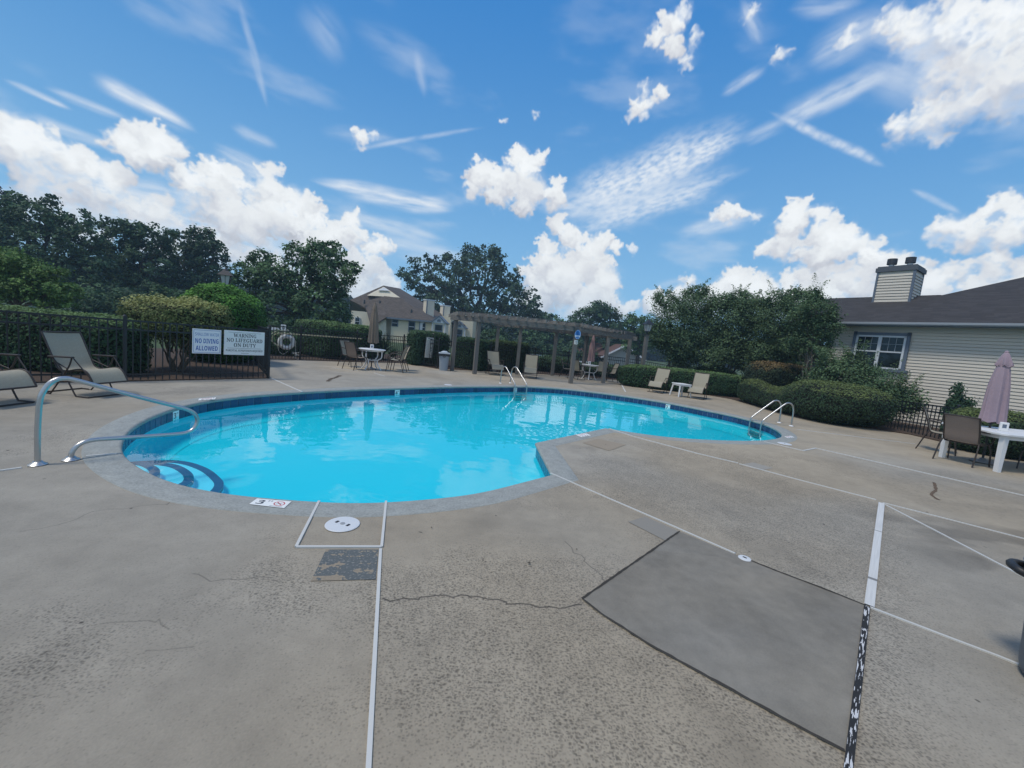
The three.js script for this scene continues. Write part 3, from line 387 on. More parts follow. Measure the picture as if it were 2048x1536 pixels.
// ---------------------------------------------------------------- swimming pool
const copingTex = dataTex(1024, 128, (i, j) => { const v = 0.86 + 0.20 * fbm2(i * 0.02, j * 0.03, 3) + 0.30 * fbm2(i * 0.12, j * 0.14, 3) + 0.22 * (hash2(i, j) - 0.5); return [toS(0.345 * v), toS(0.36 * v), toS(0.335 * v)]; }, true);
const pool = thing('swimming_pool', 'kidney shaped swimming pool with pale coping and blue tile edge', 'swimming pool', 0, 0, 0, 0, null, 'structure');
{
  const prof = [[0.012, -0.056], [-0.010, -0.050], [-0.020, -0.032], [-0.018, -0.012], [-0.006, 0.002], [0.012, 0.006], [0.14, 0.007], [COPING, 0.006], [COPING + 0.004, -0.02]];
  const rings = prof.map((p) => offsetPath(poolPath, p[0])), n = poolPath.length, pos = [], uv = [], idx = []; let run = 0; const cum = poolPath.map((p, i) => { const q = poolPath[(i + 1) % n], r = run; run += Math.hypot(q[0] - p[0], q[1] - p[1]); return r; });
  let acc = 0; const pv = prof.map((p, i) => { if (i) acc += Math.hypot(p[0] - prof[i - 1][0], p[1] - prof[i - 1][1]); return acc; });
  for (let i = 0; i <= n; i++) for (let k = 0; k < prof.length; k++) { const q = rings[k][i % n]; pos.push(q[0], prof[k][1], q[1]); uv.push((i === n ? run : cum[i]) / 2.4, pv[k] / 0.36); }
  const K = prof.length; for (let i = 0; i < n; i++) for (let k = 0; k < K - 1; k++) { const a = i * K + k, b = a + K; idx.push(a, b, a + 1, a + 1, b, b + 1); }
  const g = new THREE.BufferGeometry(); g.setAttribute('position', new THREE.Float32BufferAttribute(pos, 3)); g.setAttribute('uv', new THREE.Float32BufferAttribute(uv, 2)); g.setIndex(idx); g.computeVertexNormals();
  part(pool, 'coping', g, mat([1, 1, 1], 0.85, { map: copingTex, bumpMap: copingTex, bumpScale: 0.004, side: THREE.DoubleSide }));
  // shell
  const wprof = [[0.012, -0.05], [0.010, -0.24], [-0.01, -0.31], [-0.06, -0.38], [-0.14, -0.435], [-0.24, -0.462], [-0.34, -0.47]], wr = wprof.map((p) => offsetPath(poolPath, p[0])), wp = [], wi = [], WK = wprof.length;
  for (let i = 0; i <= n; i++) for (let k = 0; k < WK; k++) { const q = wr[k][i % n]; wp.push(q[0], wprof[k][1], q[1]); } for (let i = 0; i < n; i++) for (let k = 0; k < WK - 1; k++) { const a = i * WK + k, b = a + WK; wi.push(a, a + 1, b, b, a + 1, b + 1); }
  const wg = new THREE.BufferGeometry(); wg.setAttribute('position', new THREE.Float32BufferAttribute(wp, 3)); wg.setIndex(wi); wg.computeVertexNormals();
  M.plaster = mat([0.035, 0.69, 0.78], 0.8, { side: THREE.DoubleSide });
  part(pool, 'basin', [wg, flat(poolPath, -0.476)], M.plaster);
  // waterline tiles, each its own piece
  const tg = new THREE.BoxGeometry(0.143, 0.140, 0.014), tones = [0, 1, 2, 3].map((k) => mat([0.014 + 0.006 * k, 0.036 + 0.009 * k, 0.10 + 0.018 * k], 0.22)), grout = mat([0.25, 0.32, 0.38], 0.8);
  { const gp = offsetPath(poolPath, 0.006), p = [], ix = []; for (let i = 0; i <= n; i++) { const q = gp[i % n]; p.push(q[0], -0.05, q[1], q[0], -0.195, q[1]); } for (let i = 0; i < n; i++) { const a = 2 * i; ix.push(a, a + 1, a + 2, a + 2, a + 1, a + 3); } const gg = new THREE.BufferGeometry(); gg.setAttribute('position', new THREE.Float32BufferAttribute(p, 3)); gg.setIndex(ix); gg.computeVertexNormals(); grout.side = THREE.DoubleSide; part(pool, 'grout', gg, grout); }
  const wl = offsetPath(poolPath, 0.004); let need = 0, cnt = 0; const marks = [[[-4.602, -6.152], '3', 'FT'], [[-2.306, -9.927], '4', 'FT'], [[0.535, -13.065], '5', 'FT'], [[4.916, -13.044], '5', 'FT']], tiles = [];
  for (let i = 0; i < n; i++) { const a = wl[i], b = wl[(i + 1) % n], l = Math.hypot(b[0] - a[0], b[1] - a[1]); while (need < l) { const t = need / l; tiles.push([a[0] + (b[0] - a[0]) * t, a[1] + (b[1] - a[1]) * t, Math.atan2(-(b[1] - a[1]), b[0] - a[0])]); need += 0.1535; } need -= l; }
  const chosen = marks.map((m) => { let best = 0, bd = 1e9; tiles.forEach((t, i) => { const d = Math.hypot(t[0] - m[0][0], t[1] - m[0][1]); if (d < bd) { bd = d; best = i; } }); return best; });
  const r = rng(4);
  tiles.forEach((t, i) => {
    if ([NA, NB, NC].some((c) => Math.hypot(c[0] - t[0], c[1] - t[1]) < 0.075)) return;
    const k = chosen.indexOf(i); let m = tones[Math.floor(r() * 4)], nm = 'tile';
    if (k >= 0) { nm = 'depth_tile'; m = mat([1, 1, 1], 0.3, { map: canvasTex(128, 128, (c) => { c.fillStyle = '#e8ebe8'; c.fillRect(0, 0, 128, 128); c.fillStyle = '#15181c'; c.font = 'bold 104px sans-serif'; c.fillText(marks[k][1], 14, 102); c.font = 'bold 34px sans-serif'; c.fillText(marks[k][2], 76, 50); }) }); }
    const o = part(pool, nm, tg, m); o.position.set(t[0], -0.052 - 0.070, t[1]); o.rotation.y = t[2] + PI; if (k >= 0) o.userData.label = 'white depth tile reading ' + marks[k][1] + ' FT';
  });
  // entry steps in the shallow corner, dark nosing on each
  const arcs = [[0.38, [[-4.464, -4.647], [-4.296, -4.764], [-4.004, -4.863], [-3.598, -4.732], [-3.22, -4.465], [-3.055, -4.3], [-2.955, -4.074], [-2.909, -3.771]]],
    [0.30, [[-4.274, -4.449], [-4.108, -4.524], [-3.799, -4.53], [-3.527, -4.395], [-3.335, -4.232], [-3.235, -4.073], [-3.231, -3.972], [-3.227, -3.742]]],
    [0.22, [[-4.071, -4.237], [-3.951, -4.296], [-3.786, -4.241], [-3.596, -4.112], [-3.496, -3.952], [-3.481, -3.781]]]];
  const stepMat = mat([0.45, 0.80, 0.90], 0.8), nose = mat([0.035, 0.075, 0.17], 0.4);
  for (const [dep, pts] of arcs) {
    const a = smoothRun(pts, 0.05, 2), out = [...a, [a[a.length - 1][0] - 0.7, a[a.length - 1][1] + 0.1], [-4.75, -3.3], [-4.6, -4.1]];
    const st = part(pool, 'step', slabOf(out, -0.60, -dep), stepMat);
    const inn = a.map((p, i) => { const q = a[Math.min(a.length - 1, i + 1)], o = a[Math.max(0, i - 1)], tx = q[0] - o[0], tz = q[1] - o[1], l = Math.hypot(tx, tz); return [p[0] + (tz / l) * 0.085, p[1] - (tx / l) * 0.085]; });
    const cx = [-4.2, -3.7], side = Math.hypot(inn[Math.floor(a.length / 2)][0] - cx[0], inn[Math.floor(a.length / 2)][1] - cx[1]) < Math.hypot(a[Math.floor(a.length / 2)][0] - cx[0], a[Math.floor(a.length / 2)][1] - cx[1]);
    const inner = side ? inn : a.map((p, i) => [2 * p[0] - inn[i][0], 2 * p[1] - inn[i][1]]);
    part(st, 'nosing_stripe', slabOf([...a, ...inner.slice().reverse()], -dep - 0.04, -dep + 0.006), nose);
  }
  // depth markers set in the coping
  const marker = (pts, big, y) => { const t = canvasTex(256, 128, (c) => { c.fillStyle = '#e6e7e3'; c.fillRect(0, 0, 256, 128); c.fillStyle = '#1b2330'; c.font = 'bold 112px sans-serif'; c.fillText(big, 26, 104); c.font = 'bold 34px sans-serif'; c.fillText('FT', 98, 44); c.strokeStyle = '#b3343c'; c.lineWidth = 8; c.beginPath(); c.arc(192, 62, 36, 0, 7); c.stroke(); c.beginPath(); c.moveTo(166, 37); c.lineTo(218, 88); c.stroke(); c.strokeStyle = '#222'; c.lineWidth = 6; c.beginPath(); c.moveTo(172, 78); c.lineTo(208, 48); c.stroke(); c.fillStyle = '#444'; c.fillRect(140, 110, 96, 5); }); const c0 = pts.reduce((s, p) => [s[0] + p[0] / 4, s[1] + p[1] / 4], [0, 0]); const o = part(pool, 'depth_marker', quad(...pts.map((p) => [p[0], y, p[1]])), mat([1, 1, 1], 0.5, { map: t })); o.userData.label = 'white depth marker reading ' + big + ' FT with a no diving symbol'; };
  marker([[-1.986, -3.082], [-1.701, -3.073], [-1.715, -3.205], [-1.996, -3.197]], '3', 0.012);
  marker([[1.461, -6.946], [1.389, -7.088], [1.177, -6.861], [1.26, -6.732]], '3', 0.012);
  marker([[-5.039, -6.823], [-5.147, -6.993], [-5.263, -6.757], [-5.155, -6.598]], '3', 0.012);
  marker([[6.331, -8.843], [6.381, -9.03], [6.094, -8.836], [6.066, -8.663]], '5', 0.012);
}
const rippleTex = dataTex(1024, 1024, (i, j) => { const x = i / 1024, y = j / 1024; let v = 0; const k = 2 * PI; // tileable ripples
  const w = (a, b, p, s) => s * Math.sin(k * (a * x + b * y) + p + 1.3 * Math.sin(k * (Math.round(b * 0.5) * x - Math.round(a * 0.5) * y) + p));
  v = w(9, 4, 0.3, 1) + w(-6, 11, 1.9, 0.9) + w(13, -7, 4.1, 0.7) + w(17, 12, 2.2, 0.45) + w(-21, 9, 0.8, 0.35) + w(5, 27, 3.3, 0.3) + w(31, -16, 5.2, 0.2) + w(3, -5, 1.1, 1.6); v = 0.5 + v * 0.085; return [v, v, v]; });
rippleTex.repeat.set(1 / 5.5, 1 / 5.5);
solo('pool_water', groundUV(flat(offsetPath(poolPath, 0.012), WATER), 1), new THREE.MeshPhysicalMaterial({ color: lin(0.45, 0.93, 0.97), roughness: 0.0, transmission: 1, thickness: 0, ior: 1.33, specularIntensity: 0.85, bumpMap: rippleTex, bumpScale: 0.0028 }), 'clear turquoise water filling the pool', 'water', null, 'structure');

// ---------------------------------------------------------------- fences: posts, rails and every picket
function fence(label, pts, o = {}) {
  const { h = 1.22, drop = [], postH = 0.06, gap = 0.108, name = 'pool_fence' } = o, t = thing(name, label, 'fence', 0, 0, 0);
  const pk = new THREE.BoxGeometry(0.017, h - 0.04, 0.017), po = new RoundedBoxGeometry(0.055, h + postH, 0.055, 1, 0.006), cap = new THREE.ConeGeometry(0.045, 0.04, 4).rotateY(PI / 4);
  const posts = [];
  for (let i = 0; i < pts.length - 1; i++) {
    const a = pts[i], b = pts[i + 1], l = Math.hypot(b[0] - a[0], b[1] - a[1]), ang = Math.atan2(-(b[1] - a[1]), b[0] - a[0]), n = Math.max(1, Math.round(l / (o.bay ?? 2.4))), d0 = drop[i] ?? 0, d1 = drop[i + 1] ?? 0;
    for (let k = i ? 1 : 0; k <= n; k++) { const q = k / n; posts.push([a[0] + (b[0] - a[0]) * q, a[1] + (b[1] - a[1]) * q, ang, lerp(d0, d1, q)]); }
    for (let k = 0; k < n; k++) {
      const A = [lerp(a[0], b[0], k / n), lerp(a[1], b[1], k / n)], B = [lerp(a[0], b[0], (k + 1) / n), lerp(a[1], b[1], (k + 1) / n)], y0 = -lerp(d0, d1, k / n), y1 = -lerp(d0, d1, (k + 1) / n);
      for (const y of [h - 0.02, h - 0.19, 0.14]) part(t, 'rail', beam([A[0], y + y0, A[1]], [B[0], y + y1, B[1]], 0.026, 0.030), M.fence);
    }
    const m = Math.round(l / gap); for (let k = 1; k < m; k++) { const q = k / m, p = part(t, 'picket', pk, M.fence); p.position.set(lerp(a[0], b[0], q), 0.03 + (h - 0.04) / 2 - lerp(d0, d1, q), lerp(a[1], b[1], q)); p.rotation.y = ang; }
  }
  for (const p of posts) { const q = part(t, 'post', po, M.fence); q.position.set(p[0], (h + postH) / 2 - p[3], p[1]); q.rotation.y = p[2]; const c = part(q, 'post_cap', cap, M.fence); c.position.y = (h + postH) / 2 + 0.018; }
  return t;
}
fence('black metal fence along the left bed carrying the two warning signs', [[-11.5, -1.5], ...FL], { h: 1.19, bay: 2.9, gap: 0.115 });
fence('black metal fence running back from the corner beside the warning sign', FB, { h: 1.22, bay: 2.6 });
fence('black metal fence behind the life ring and the round table', FF.slice(0, 4), { h: 1.22 });
fence('black metal fence behind the pergola and the grey bin', FF.slice(3), { h: 1.24, drop: [0, 0, 0, 0, 0.02, 0.45] });
fence('black metal fence in front of the beige house on the right', FR, { h: 1.05, drop: [0.35, 0] });

// ---------------------------------------------------------------- pergola of weathered timber
{
  const P = thing('pergola', 'weathered grey timber pergola at the far side of the pool', 'pergola');
  const front = [[-2.62, -17.3], [-1.59, -16.7], [2.42, -16.8], [4.18, -18.7], [5.25, -19.6]], back = [[-3.2, -19.2], [-0.88, -18.9], [0.16, -18.75], [1.95, -20.25], [3.55, -20.7], [5.75, -20.4]];
  const r = rng(8), tone = [0, 1, 2].map((k) => { const m = M.wood.clone(); m.color.setRGB(0.70 + 0.13 * k, 0.71 + 0.13 * k, 0.73 + 0.12 * k); return m; });
  const post = (x, z, h = 2.2) => { const g = bx(0.15, h, 0.15, 0, h / 2, 0); const o = part(P, 'post', g, tone[Math.floor(r() * 3)]); o.position.set(x, 0, z); o.rotation.y = r() * 0.6; };
  post(-2.62, -17.3); post(-1.59, -16.7); post(2.42, -16.8, 2.5); post(4.18, -18.7); post(-0.88, -18.9); post(0.16, -18.75); post(1.95, -20.25); post(3.55, -20.7); post(5.62, -20.3);
  const run = (pts, y, h, w, dx) => { for (let i = 0; i < pts.length - 1; i++) { const a = pts[i], b = pts[i + 1], l = Math.hypot(b[0] - a[0], b[1] - a[1]), e = 0.22, tx = (b[0] - a[0]) / l, tz = (b[1] - a[1]) / l; part(P, 'beam', beam([a[0] - tx * e - tz * dx, y, a[1] - tz * e + tx * dx], [b[0] + tx * e - tz * dx, y + 0.004 * (i % 2), b[1] + tz * e + tx * dx], w, h), tone[Math.floor(r() * 3)]); } };
  run(front, 2.25, 0.20, 0.045, 0.10); run(front, 2.252, 0.20, 0.045, -0.10); run(back.slice(1), 2.23, 0.20, 0.045, 0.10); run(back.slice(1), 2.232, 0.20, 0.045, -0.10);
  const along = (pts, t) => { const L = []; let s = 0; for (let i = 0; i < pts.length - 1; i++) { L.push(s); s += Math.hypot(pts[i + 1][0] - pts[i][0], pts[i + 1][1] - pts[i][1]); } const d = t * s; let i = L.length - 1; while (i > 0 && L[i] > d) i--; const q = (d - L[i]) / Math.hypot(pts[i + 1][0] - pts[i][0], pts[i + 1][1] - pts[i][1]); return [lerp(pts[i][0], pts[i + 1][0], q), lerp(pts[i][1], pts[i + 1][1], q)]; };
  const N = 24; for (let k = 0; k <= N; k++) { const a = along(front, k / N), b = along(back, k / N), l = Math.hypot(a[0] - b[0], a[1] - b[1]), ux = (a[0] - b[0]) / l, uz = (a[1] - b[1]) / l, e = 0.42 + 0.06 * r(); part(P, 'rafter', beam([a[0] + ux * e, 2.415 + 0.012 * r(), a[1] + uz * e], [b[0] - ux * e, 2.405 + 0.02 * r(), b[1] - uz * e], 0.042, 0.135), tone[Math.floor(r() * 3)]); }
  for (let k = 0; k < 3; k++) { const f = (k + 0.3) / 2.6, pts = [0, 0.2, 0.4, 0.6, 0.8, 1].map((t) => { const a = along(front, t), b = along(back, t); return [lerp(a[0], b[0], f), lerp(a[1], b[1], f)]; }); for (let i = 0; i < 5; i++) { const a = pts[i], b = pts[i + 1]; part(P, 'purlin', beam([a[0], 2.50 + 0.02 * r(), a[1]], [b[0], 2.50 + 0.02 * r(), b[1]], 0.05, 0.045), tone[Math.floor(r() * 3)]); } }
}

// ---------------------------------------------------------------- beige house on the right
const boardCol = (a) => [0, 1, 2].map((k) => mat([a[0] * (0.97 + 0.03 * k), a[1] * (0.97 + 0.03 * k), a[2] * (0.97 + 0.03 * k)], 0.75));
const shingle = (r, g, b) => dataTex(512, 512, (i, j) => { const row = Math.floor(j / 22), off = hash2(row, 3) * 64, tab = Math.floor((i + off) / 44), v = 0.82 + 0.36 * (hash2(tab, row) - 0.3) + 0.3 * (hash2(i, j) - 0.5), e = (j % 22) < 3 ? 0.45 : 1; return [toS(r * v * e), toS(g * v * e), toS(b * v * e)]; }, true);
function boards(parent, w, y0, y1, lap, mats, x0 = 0, z0 = 0, ry = 0) {          // lapped siding, every board a piece
  const s = new THREE.Shape([new THREE.Vector2(0, 0), new THREE.Vector2(0.002, 0), new THREE.Vector2(0.002, 0.019), new THREE.Vector2(0.034, 0.019), new THREE.Vector2(0.016, lap - 0.001), new THREE.Vector2(0, lap - 0.001)]);
  const g = new THREE.ExtrudeGeometry(s, { depth: w, bevelEnabled: false }).rotateY(PI / 2).scale(1, 1, -1); // profile x -> outwards
  const q = new THREE.BufferGeometry(), P = g.attributes.position; for (let i = 0; i < P.count; i++) { const x = P.getX(i), y = P.getY(i), z = P.getZ(i); P.setXYZ(i, x, y, z); }
  g.computeVertexNormals();
  const n = Math.floor((y1 - y0) / lap), r = rng(31 + n); for (let k = 0; k < n; k++) { const o = part(parent, 'siding_board', g, mats[Math.floor(r() * mats.length)]); o.position.set(x0, y0 + k * lap, z0); o.rotation.y = ry; }
}
{
  const Hs = thing('house', 'beige house with lapped siding and dark shingle roof on the right', 'house', 12.481, 0, -16.398, -57.58 * RAD);
  const sid = boardCol([0.61, 0.57, 0.495]), trim = mat([0.115, 0.15, 0.20], 0.6), white = mat([0.62, 0.66, 0.70], 0.5);
  part(Hs, 'wall', [bx(11, 3.5, 0.2, 5.5, 1.75, -0.13), bx(0.2, 3.5, 6, 0.10, 1.75, -3.2)], sid[1]);
  boards(Hs, 11, 0.1, 3.36, 0.106, sid, 0, -0.03);
  part(Hs, 'corner_board', bx(0.10, 3.4, 0.10, -0.02, 1.7, 0.0), trim);
  part(Hs, 'soffit', bx(12.0, 0.03, 0.42, 5.4, 3.375, 0.17), mat([0.42, 0.44, 0.45], 0.7));
  part(Hs, 'fascia', bx(12.0, 0.14, 0.03, 5.4, 3.42, 0.375), trim);
  const gg = extr([[0, 0], [0.10, 0.0], [0.125, 0.04], [0.125, 0.11], [0.11, 0.11], [0.105, 0.02], [0.012, 0.015], [0.012, 0.11], [0, 0.11]], 12).rotateY(PI / 2).scale(1, 1, -1).translate(-0.6, 3.375, 0.392); gg.computeVertexNormals(); part(Hs, 'gutter', gg, mat([0.30, 0.33, 0.36], 0.45, { side: THREE.DoubleSide }));
  // window
  const W = part(Hs, 'window', [bx(1.62, 0.11, 0.05, 1.55, 3.095, 0.02), bx(0.10, 1.42, 0.05, 0.79, 2.46, 0.02), bx(0.10, 1.42, 0.05, 2.31, 2.46, 0.02), bx(1.80, 0.10, 0.09, 1.55, 1.80, 0.03)], trim);
  part(W, 'frame', [bx(1.42, 0.06, 0.06, 1.55, 3.01, 0.022), bx(0.06, 1.2, 0.06, 0.87, 2.44, 0.022), bx(0.06, 1.2, 0.06, 2.23, 2.44, 0.022), bx(0.10, 1.2, 0.064, 1.55, 2.44, 0.022), bx(0.60, 0.05, 0.05, 1.20, 2.46, 0.018), bx(0.59, 0.05, 0.05, 1.895, 2.46, 0.018), bx(1.42, 0.05, 0.06, 1.55, 1.875, 0.022)], white);
  const mun = []; for (const cx of [1.20, 1.895]) for (const k of [-1, 1]) mun.push(bx(0.014, 0.50, 0.012, cx + k * 0.1, 2.73, 0.003)); for (const cx of [1.20, 1.895]) mun.push(bx(0.58, 0.014, 0.011, cx, 2.74, 0.002));
  part(W, 'muntin', mun, mat([0.35, 0.38, 0.40], 0.6));
  const glass = mat([0.010, 0.016, 0.018], 0.06, { }); part(W, 'pane', bx(0.60, 0.54, 0.012, 1.2, 2.73, -0.010), glass); part(W, 'pane', bx(0.60, 0.54, 0.012, 1.895, 2.73, -0.010), glass); part(W, 'pane', bx(0.60, 0.54, 0.012, 1.2, 2.17, -0.012), glass); part(W, 'pane', bx(0.60, 0.54, 0.012, 1.895, 2.17, -0.012), glass);
  W.position.z = 0.036;
  // roof: the long front slope and the lower wing behind
  const sh = shingle(0.053, 0.049, 0.050), rm = mat([1, 1, 1], 0.95, { map: sh });
  const pit = Math.atan(0.45), cs = Math.cos(pit), up = (v) => (0.40 - v) / cs;      // slope coordinate from the eave
  const roofFace = (pts, nm) => { const s = new THREE.Shape(pts.map((p) => new THREE.Vector2(p[0], up(p[1])))); const g = new THREE.ExtrudeGeometry(s, { depth: 0.07, bevelEnabled: false }); const u = g.attributes.uv; for (let i = 0; i < u.count; i++) u.setXY(i, u.getX(i) / 3, u.getY(i) / 3); g.rotateX(-(PI / 2 - pit)); g.translate(0, 3.42, 0.40); return part(Hs, nm, g, rm); };
  roofFace([[-1.5, 0.40], [11.4, 0.40], [11.4, -8.6], [8.0, -8.6], [3.96, -4.56], [2.32, -2.62], [-1.5, -2.60]], 'roof');
  part(Hs, 'ridge_cap', bx(3.8, 0.05, 0.16, 0.4, 4.83, -2.66), rm);
  const C = part(Hs, 'chimney', [bx(1.12, 2.5, 1.0, 1.045, 4.6, -2.45)], sid[0]);
  boards(C, 1.12, 4.30, 5.72, 0.112, sid, 0.485, -1.952); boards(C, 1.0, 4.30, 5.72, 0.112, sid, 1.607, -1.95, PI / 2);
  part(C, 'corner_board', [bx(0.07, 1.7, 0.07, 0.50, 5.0, -1.94), bx(0.075, 1.7, 0.075, 1.605, 5.0, -1.94), bx(0.07, 1.7, 0.07, 1.605, 5.0, -2.93)], trim);
  part(C, 'chimney_cap', [bx(1.26, 0.16, 1.14, 1.045, 5.82, -2.45), bx(1.18, 0.06, 1.06, 1.045, 5.93, -2.45)], mat([0.085, 0.10, 0.12], 0.7));
  for (const x of [0.72, 1.28]) { part(C, 'flue', cyl(0.09, 0.09, 0.22, x, 5.95, -2.45), mat([0.45, 0.46, 0.47], 0.4, { metalness: 0.7 })); part(C, 'flue_cap', cyl(0.16, 0.16, 0.22, x, 6.12, -2.45), mat([0.035, 0.04, 0.05], 0.6)); }
}

// ---------------------------------------------------------------- beige condo house behind the fence, about fifty metres off
{
  const Hc = thing('condo_house', 'cream two storey house with wide brown hip roof behind the fence', 'house');
  const lapTex = dataTex(8, 256, (i, j) => { const v = (j % 16) < 3 ? 0.72 : 0.97 + 0.03 * hash2(j >> 4, 1); return [toS(v), toS(v), toS(v)]; }, true);
  const cream = mat([0.74, 0.66, 0.48], 0.8, { map: rep(lapTex, 1, 3) }), pale = mat([0.78, 0.71, 0.56], 0.8, { map: rep(lapTex, 1, 3) }), trim = mat([0.13, 0.17, 0.22], 0.7), light = mat([0.58, 0.62, 0.66], 0.6), sh = shingle(0.118, 0.100, 0.088), rm = mat([1, 1, 1], 0.95, { map: rep(sh, 2, 2) }), dark = mat([0.02, 0.03, 0.035], 0.1);
  const hull = (pts) => { const g = new ConvexGeometry(pts.map(V3)); const p = g.attributes.position, u = new Float32Array(p.count * 2); for (let i = 0; i < p.count; i++) { u[2 * i] = (p.getX(i) + 0.5 * p.getZ(i)) / 6; u[2 * i + 1] = (p.getY(i) - 0.3 * p.getZ(i)) / 5; } g.setAttribute('uv', new THREE.BufferAttribute(u, 2)); return g; };
  const roof = part(Hc, 'roof', [hull([[-16.224, 2.905, -50], [-10.382, 2.934, -50], [-20.269, 5.555, -54], [-15.655, 5.748, -54], [-18.255, 7.13, -54.6], [-22.339, 4.766, -54], [-10.855, 4.337, -58], [-11.012, 3.582, -60], [-19.394, 8.093, -66], [-27.203, 3.746, -66], [-16.312, 2.742, -50.5]])], rm);
  part(Hc, 'roof', hull([[-17.81, 1.457, -49.7], [-15.946, 2.944, -49.7], [-18.964, 3.266, -51.2], [-19.964, 4.515, -53], [-17.89, 4.681, -52.6], [-16.332, 3.45, -51], [-18.817, 1.796, -53]]), rm);
  part(roof, 'gable', hull([[-19.681, 5.495, -52.95], [-15.479, 5.653, -52.95], [-17.878, 6.87, -53.6], [-20.224, 5.67, -54.4], [-15.908, 5.832, -54.4]]), pale);
  part(roof, 'gable_vent', hull([[-18.456, 6.302, -53.1], [-16.872, 6.394, -53.1], [-17.79, 6.782, -53.35], [-17.959, 6.625, -54]]), light);
  const wallBox = (x0, x1, z, yTop, m, nm = 'wall', dz = 8) => { const g = new THREE.BoxGeometry(x1 - x0, yTop + 3, dz); g.translate((x0 + x1) / 2, (yTop - 3) / 2, -z - dz / 2); return part(Hc, nm, g, m); };
  const wallA = wallBox(-15.55, -9.75, 50.3, 3.0, cream), wc = [-21.041, 3.333, -51.5], wallC = wallBox(wc[0], -15.9, 51.5, wc[1], pale);
  part(Hc, 'wall', hull([[-17.566, 1.622, -50.2], [-16.215, 2.734, -50.2], [-17.32, -1.255, -50.2], [-15.897, -1.113, -50.2], [-18.48, 1.635, -53], [-17.12, 2.803, -53], [-16.784, -1.259, -53]]), pale);
  part(Hc, 'fascia', beam([-16.187, 2.83, -49.9], [-10.359, 2.895, -49.9], 0.1, 0.2), trim);
  const mkWin = (c, w, h, fm) => { const f = part(Hc, 'window', [bx(w, h, 0.12, 0, 0, 0)], fm); f.position.set(c[0], c[1], c[2]); part(f, 'pane', [bx(w * 0.78, h * 0.40, 0.04, 0, h * 0.22, 0.06), bx(w * 0.78, h * 0.40, 0.04, 0, -h * 0.23, 0.06)], dark); part(f, 'sash', bx(w * 0.8, h * 0.05, 0.05, 0, 0, 0.07), light); return f; };
  mkWin([-15.103, 2.298, -50.3], 0.80, 0.85, trim); mkWin([-13.009, 2.045, -50.3], 0.82, 1.32, trim); mkWin([-20.166, 2.037, -51.4], 0.66, 1.1, light); mkWin([-11.514, 2.099, -50.25], 0.34, 1.2, trim);
  part(Hc, 'downpipe', bx(0.08, 3.4, 0.08, ...[-12.026, 1.248, -50.2]), trim); part(Hc, 'corner_board', bx(0.5, 3.2, 0.1, ...[-11.726, 1.279, -50.23]), light);
  for (const [x, y, z, w] of [[-9.513, 1.966, -49.4, 1.55], [-7.931, 1.763, -56, 1.5]]) {                 // two gabled bays
    const b = part(Hc, 'bay', [bx(w, 4.2, 2.4, x, y - 1.25, z - 1.2)], pale); const top = y + 0.85;
    part(b, 'bay_roof', [beam([x - w * 0.62, top, z - 0.8], [x, top + 0.85, z - 0.8], 2.2, 0.1), beam([x + w * 0.62, top, z - 0.8], [x, top + 0.85, z - 0.8], 2.2, 0.1)], trim);
    part(b, 'bay_gable', extr([[-w * 0.56, 0], [w * 0.56, 0], [0, 0.78]], 0.2).translate(x, top - 0.02, z - 0.05), light);
    part(b, 'bay_vent', extr([[-w * 0.14, 0.12], [w * 0.14, 0.12], [w * 0.14, 0.3], [0, 0.45], [-w * 0.14, 0.3]], 0.05).translate(x, top, z + 0.14), trim);
    part(b, 'bay_window', bx(w * 0.60, 1.25, 0.08, x, y + 0.02, z + 0.03), trim); part(b, 'bay_pane', [bx(w * 0.5, 0.62, 0.04, x, y + 0.28, z + 0.07), bx(w * 0.5, 0.30, 0.04, x, y - 0.36, z + 0.07)], dark); part(b, 'bay_corner', [bx(0.12, 2.2, 0.12, x - w / 2, y - 0.2, z + 0.01), bx(0.12, 2.2, 0.12, x + w / 2, y - 0.2, z + 0.01)], light);
  }
  part(Hc, 'wall', bx(6.5, 6.2, 8, ...[-9.59, 1.407, -62]), cream); part(Hc, 'wall', bx(1.15, 4.6, 4, ...[-9.523, 1.614, -56.5]), cream);
  part(Hc, 'roof', hull([[-10.306, 3.335, -54], [-7.216, 3.064, -56], [-10.937, 4.464, -60], [-9.135, 4.059, -60], [-11.718, 4.07, -62], [-8.09, 3.303, -64]]), rm);
  for (const [x, y, z] of [[-11.699, 4.815, -53], [-10.454, 4.658, -58]]) { const c = part(Hc, 'chimney', bx(1.1, 3.2, 1.0, x, y - 0.75, z, 0, 0.6), pale); part(c, 'chimney_cap', bx(1.24, 0.14, 1.14, x, y + 0.86, z, 0, 0.6), light); part(c, 'corner_board', bx(0.1, 3.0, 0.1, x - 0.05, y - 0.75, z + 0.80, 0, 0.6), trim); }
  for (const p of [[-19.738, 4.651, -52.2], [-17.758, 4.72, -52.2], [-13.363, 3.989, -51]]) part(roof, 'roof_vent', cyl(0.12, 0.1, 0.5, p[0], p[1] - 0.3, p[2], 8), dark);
}
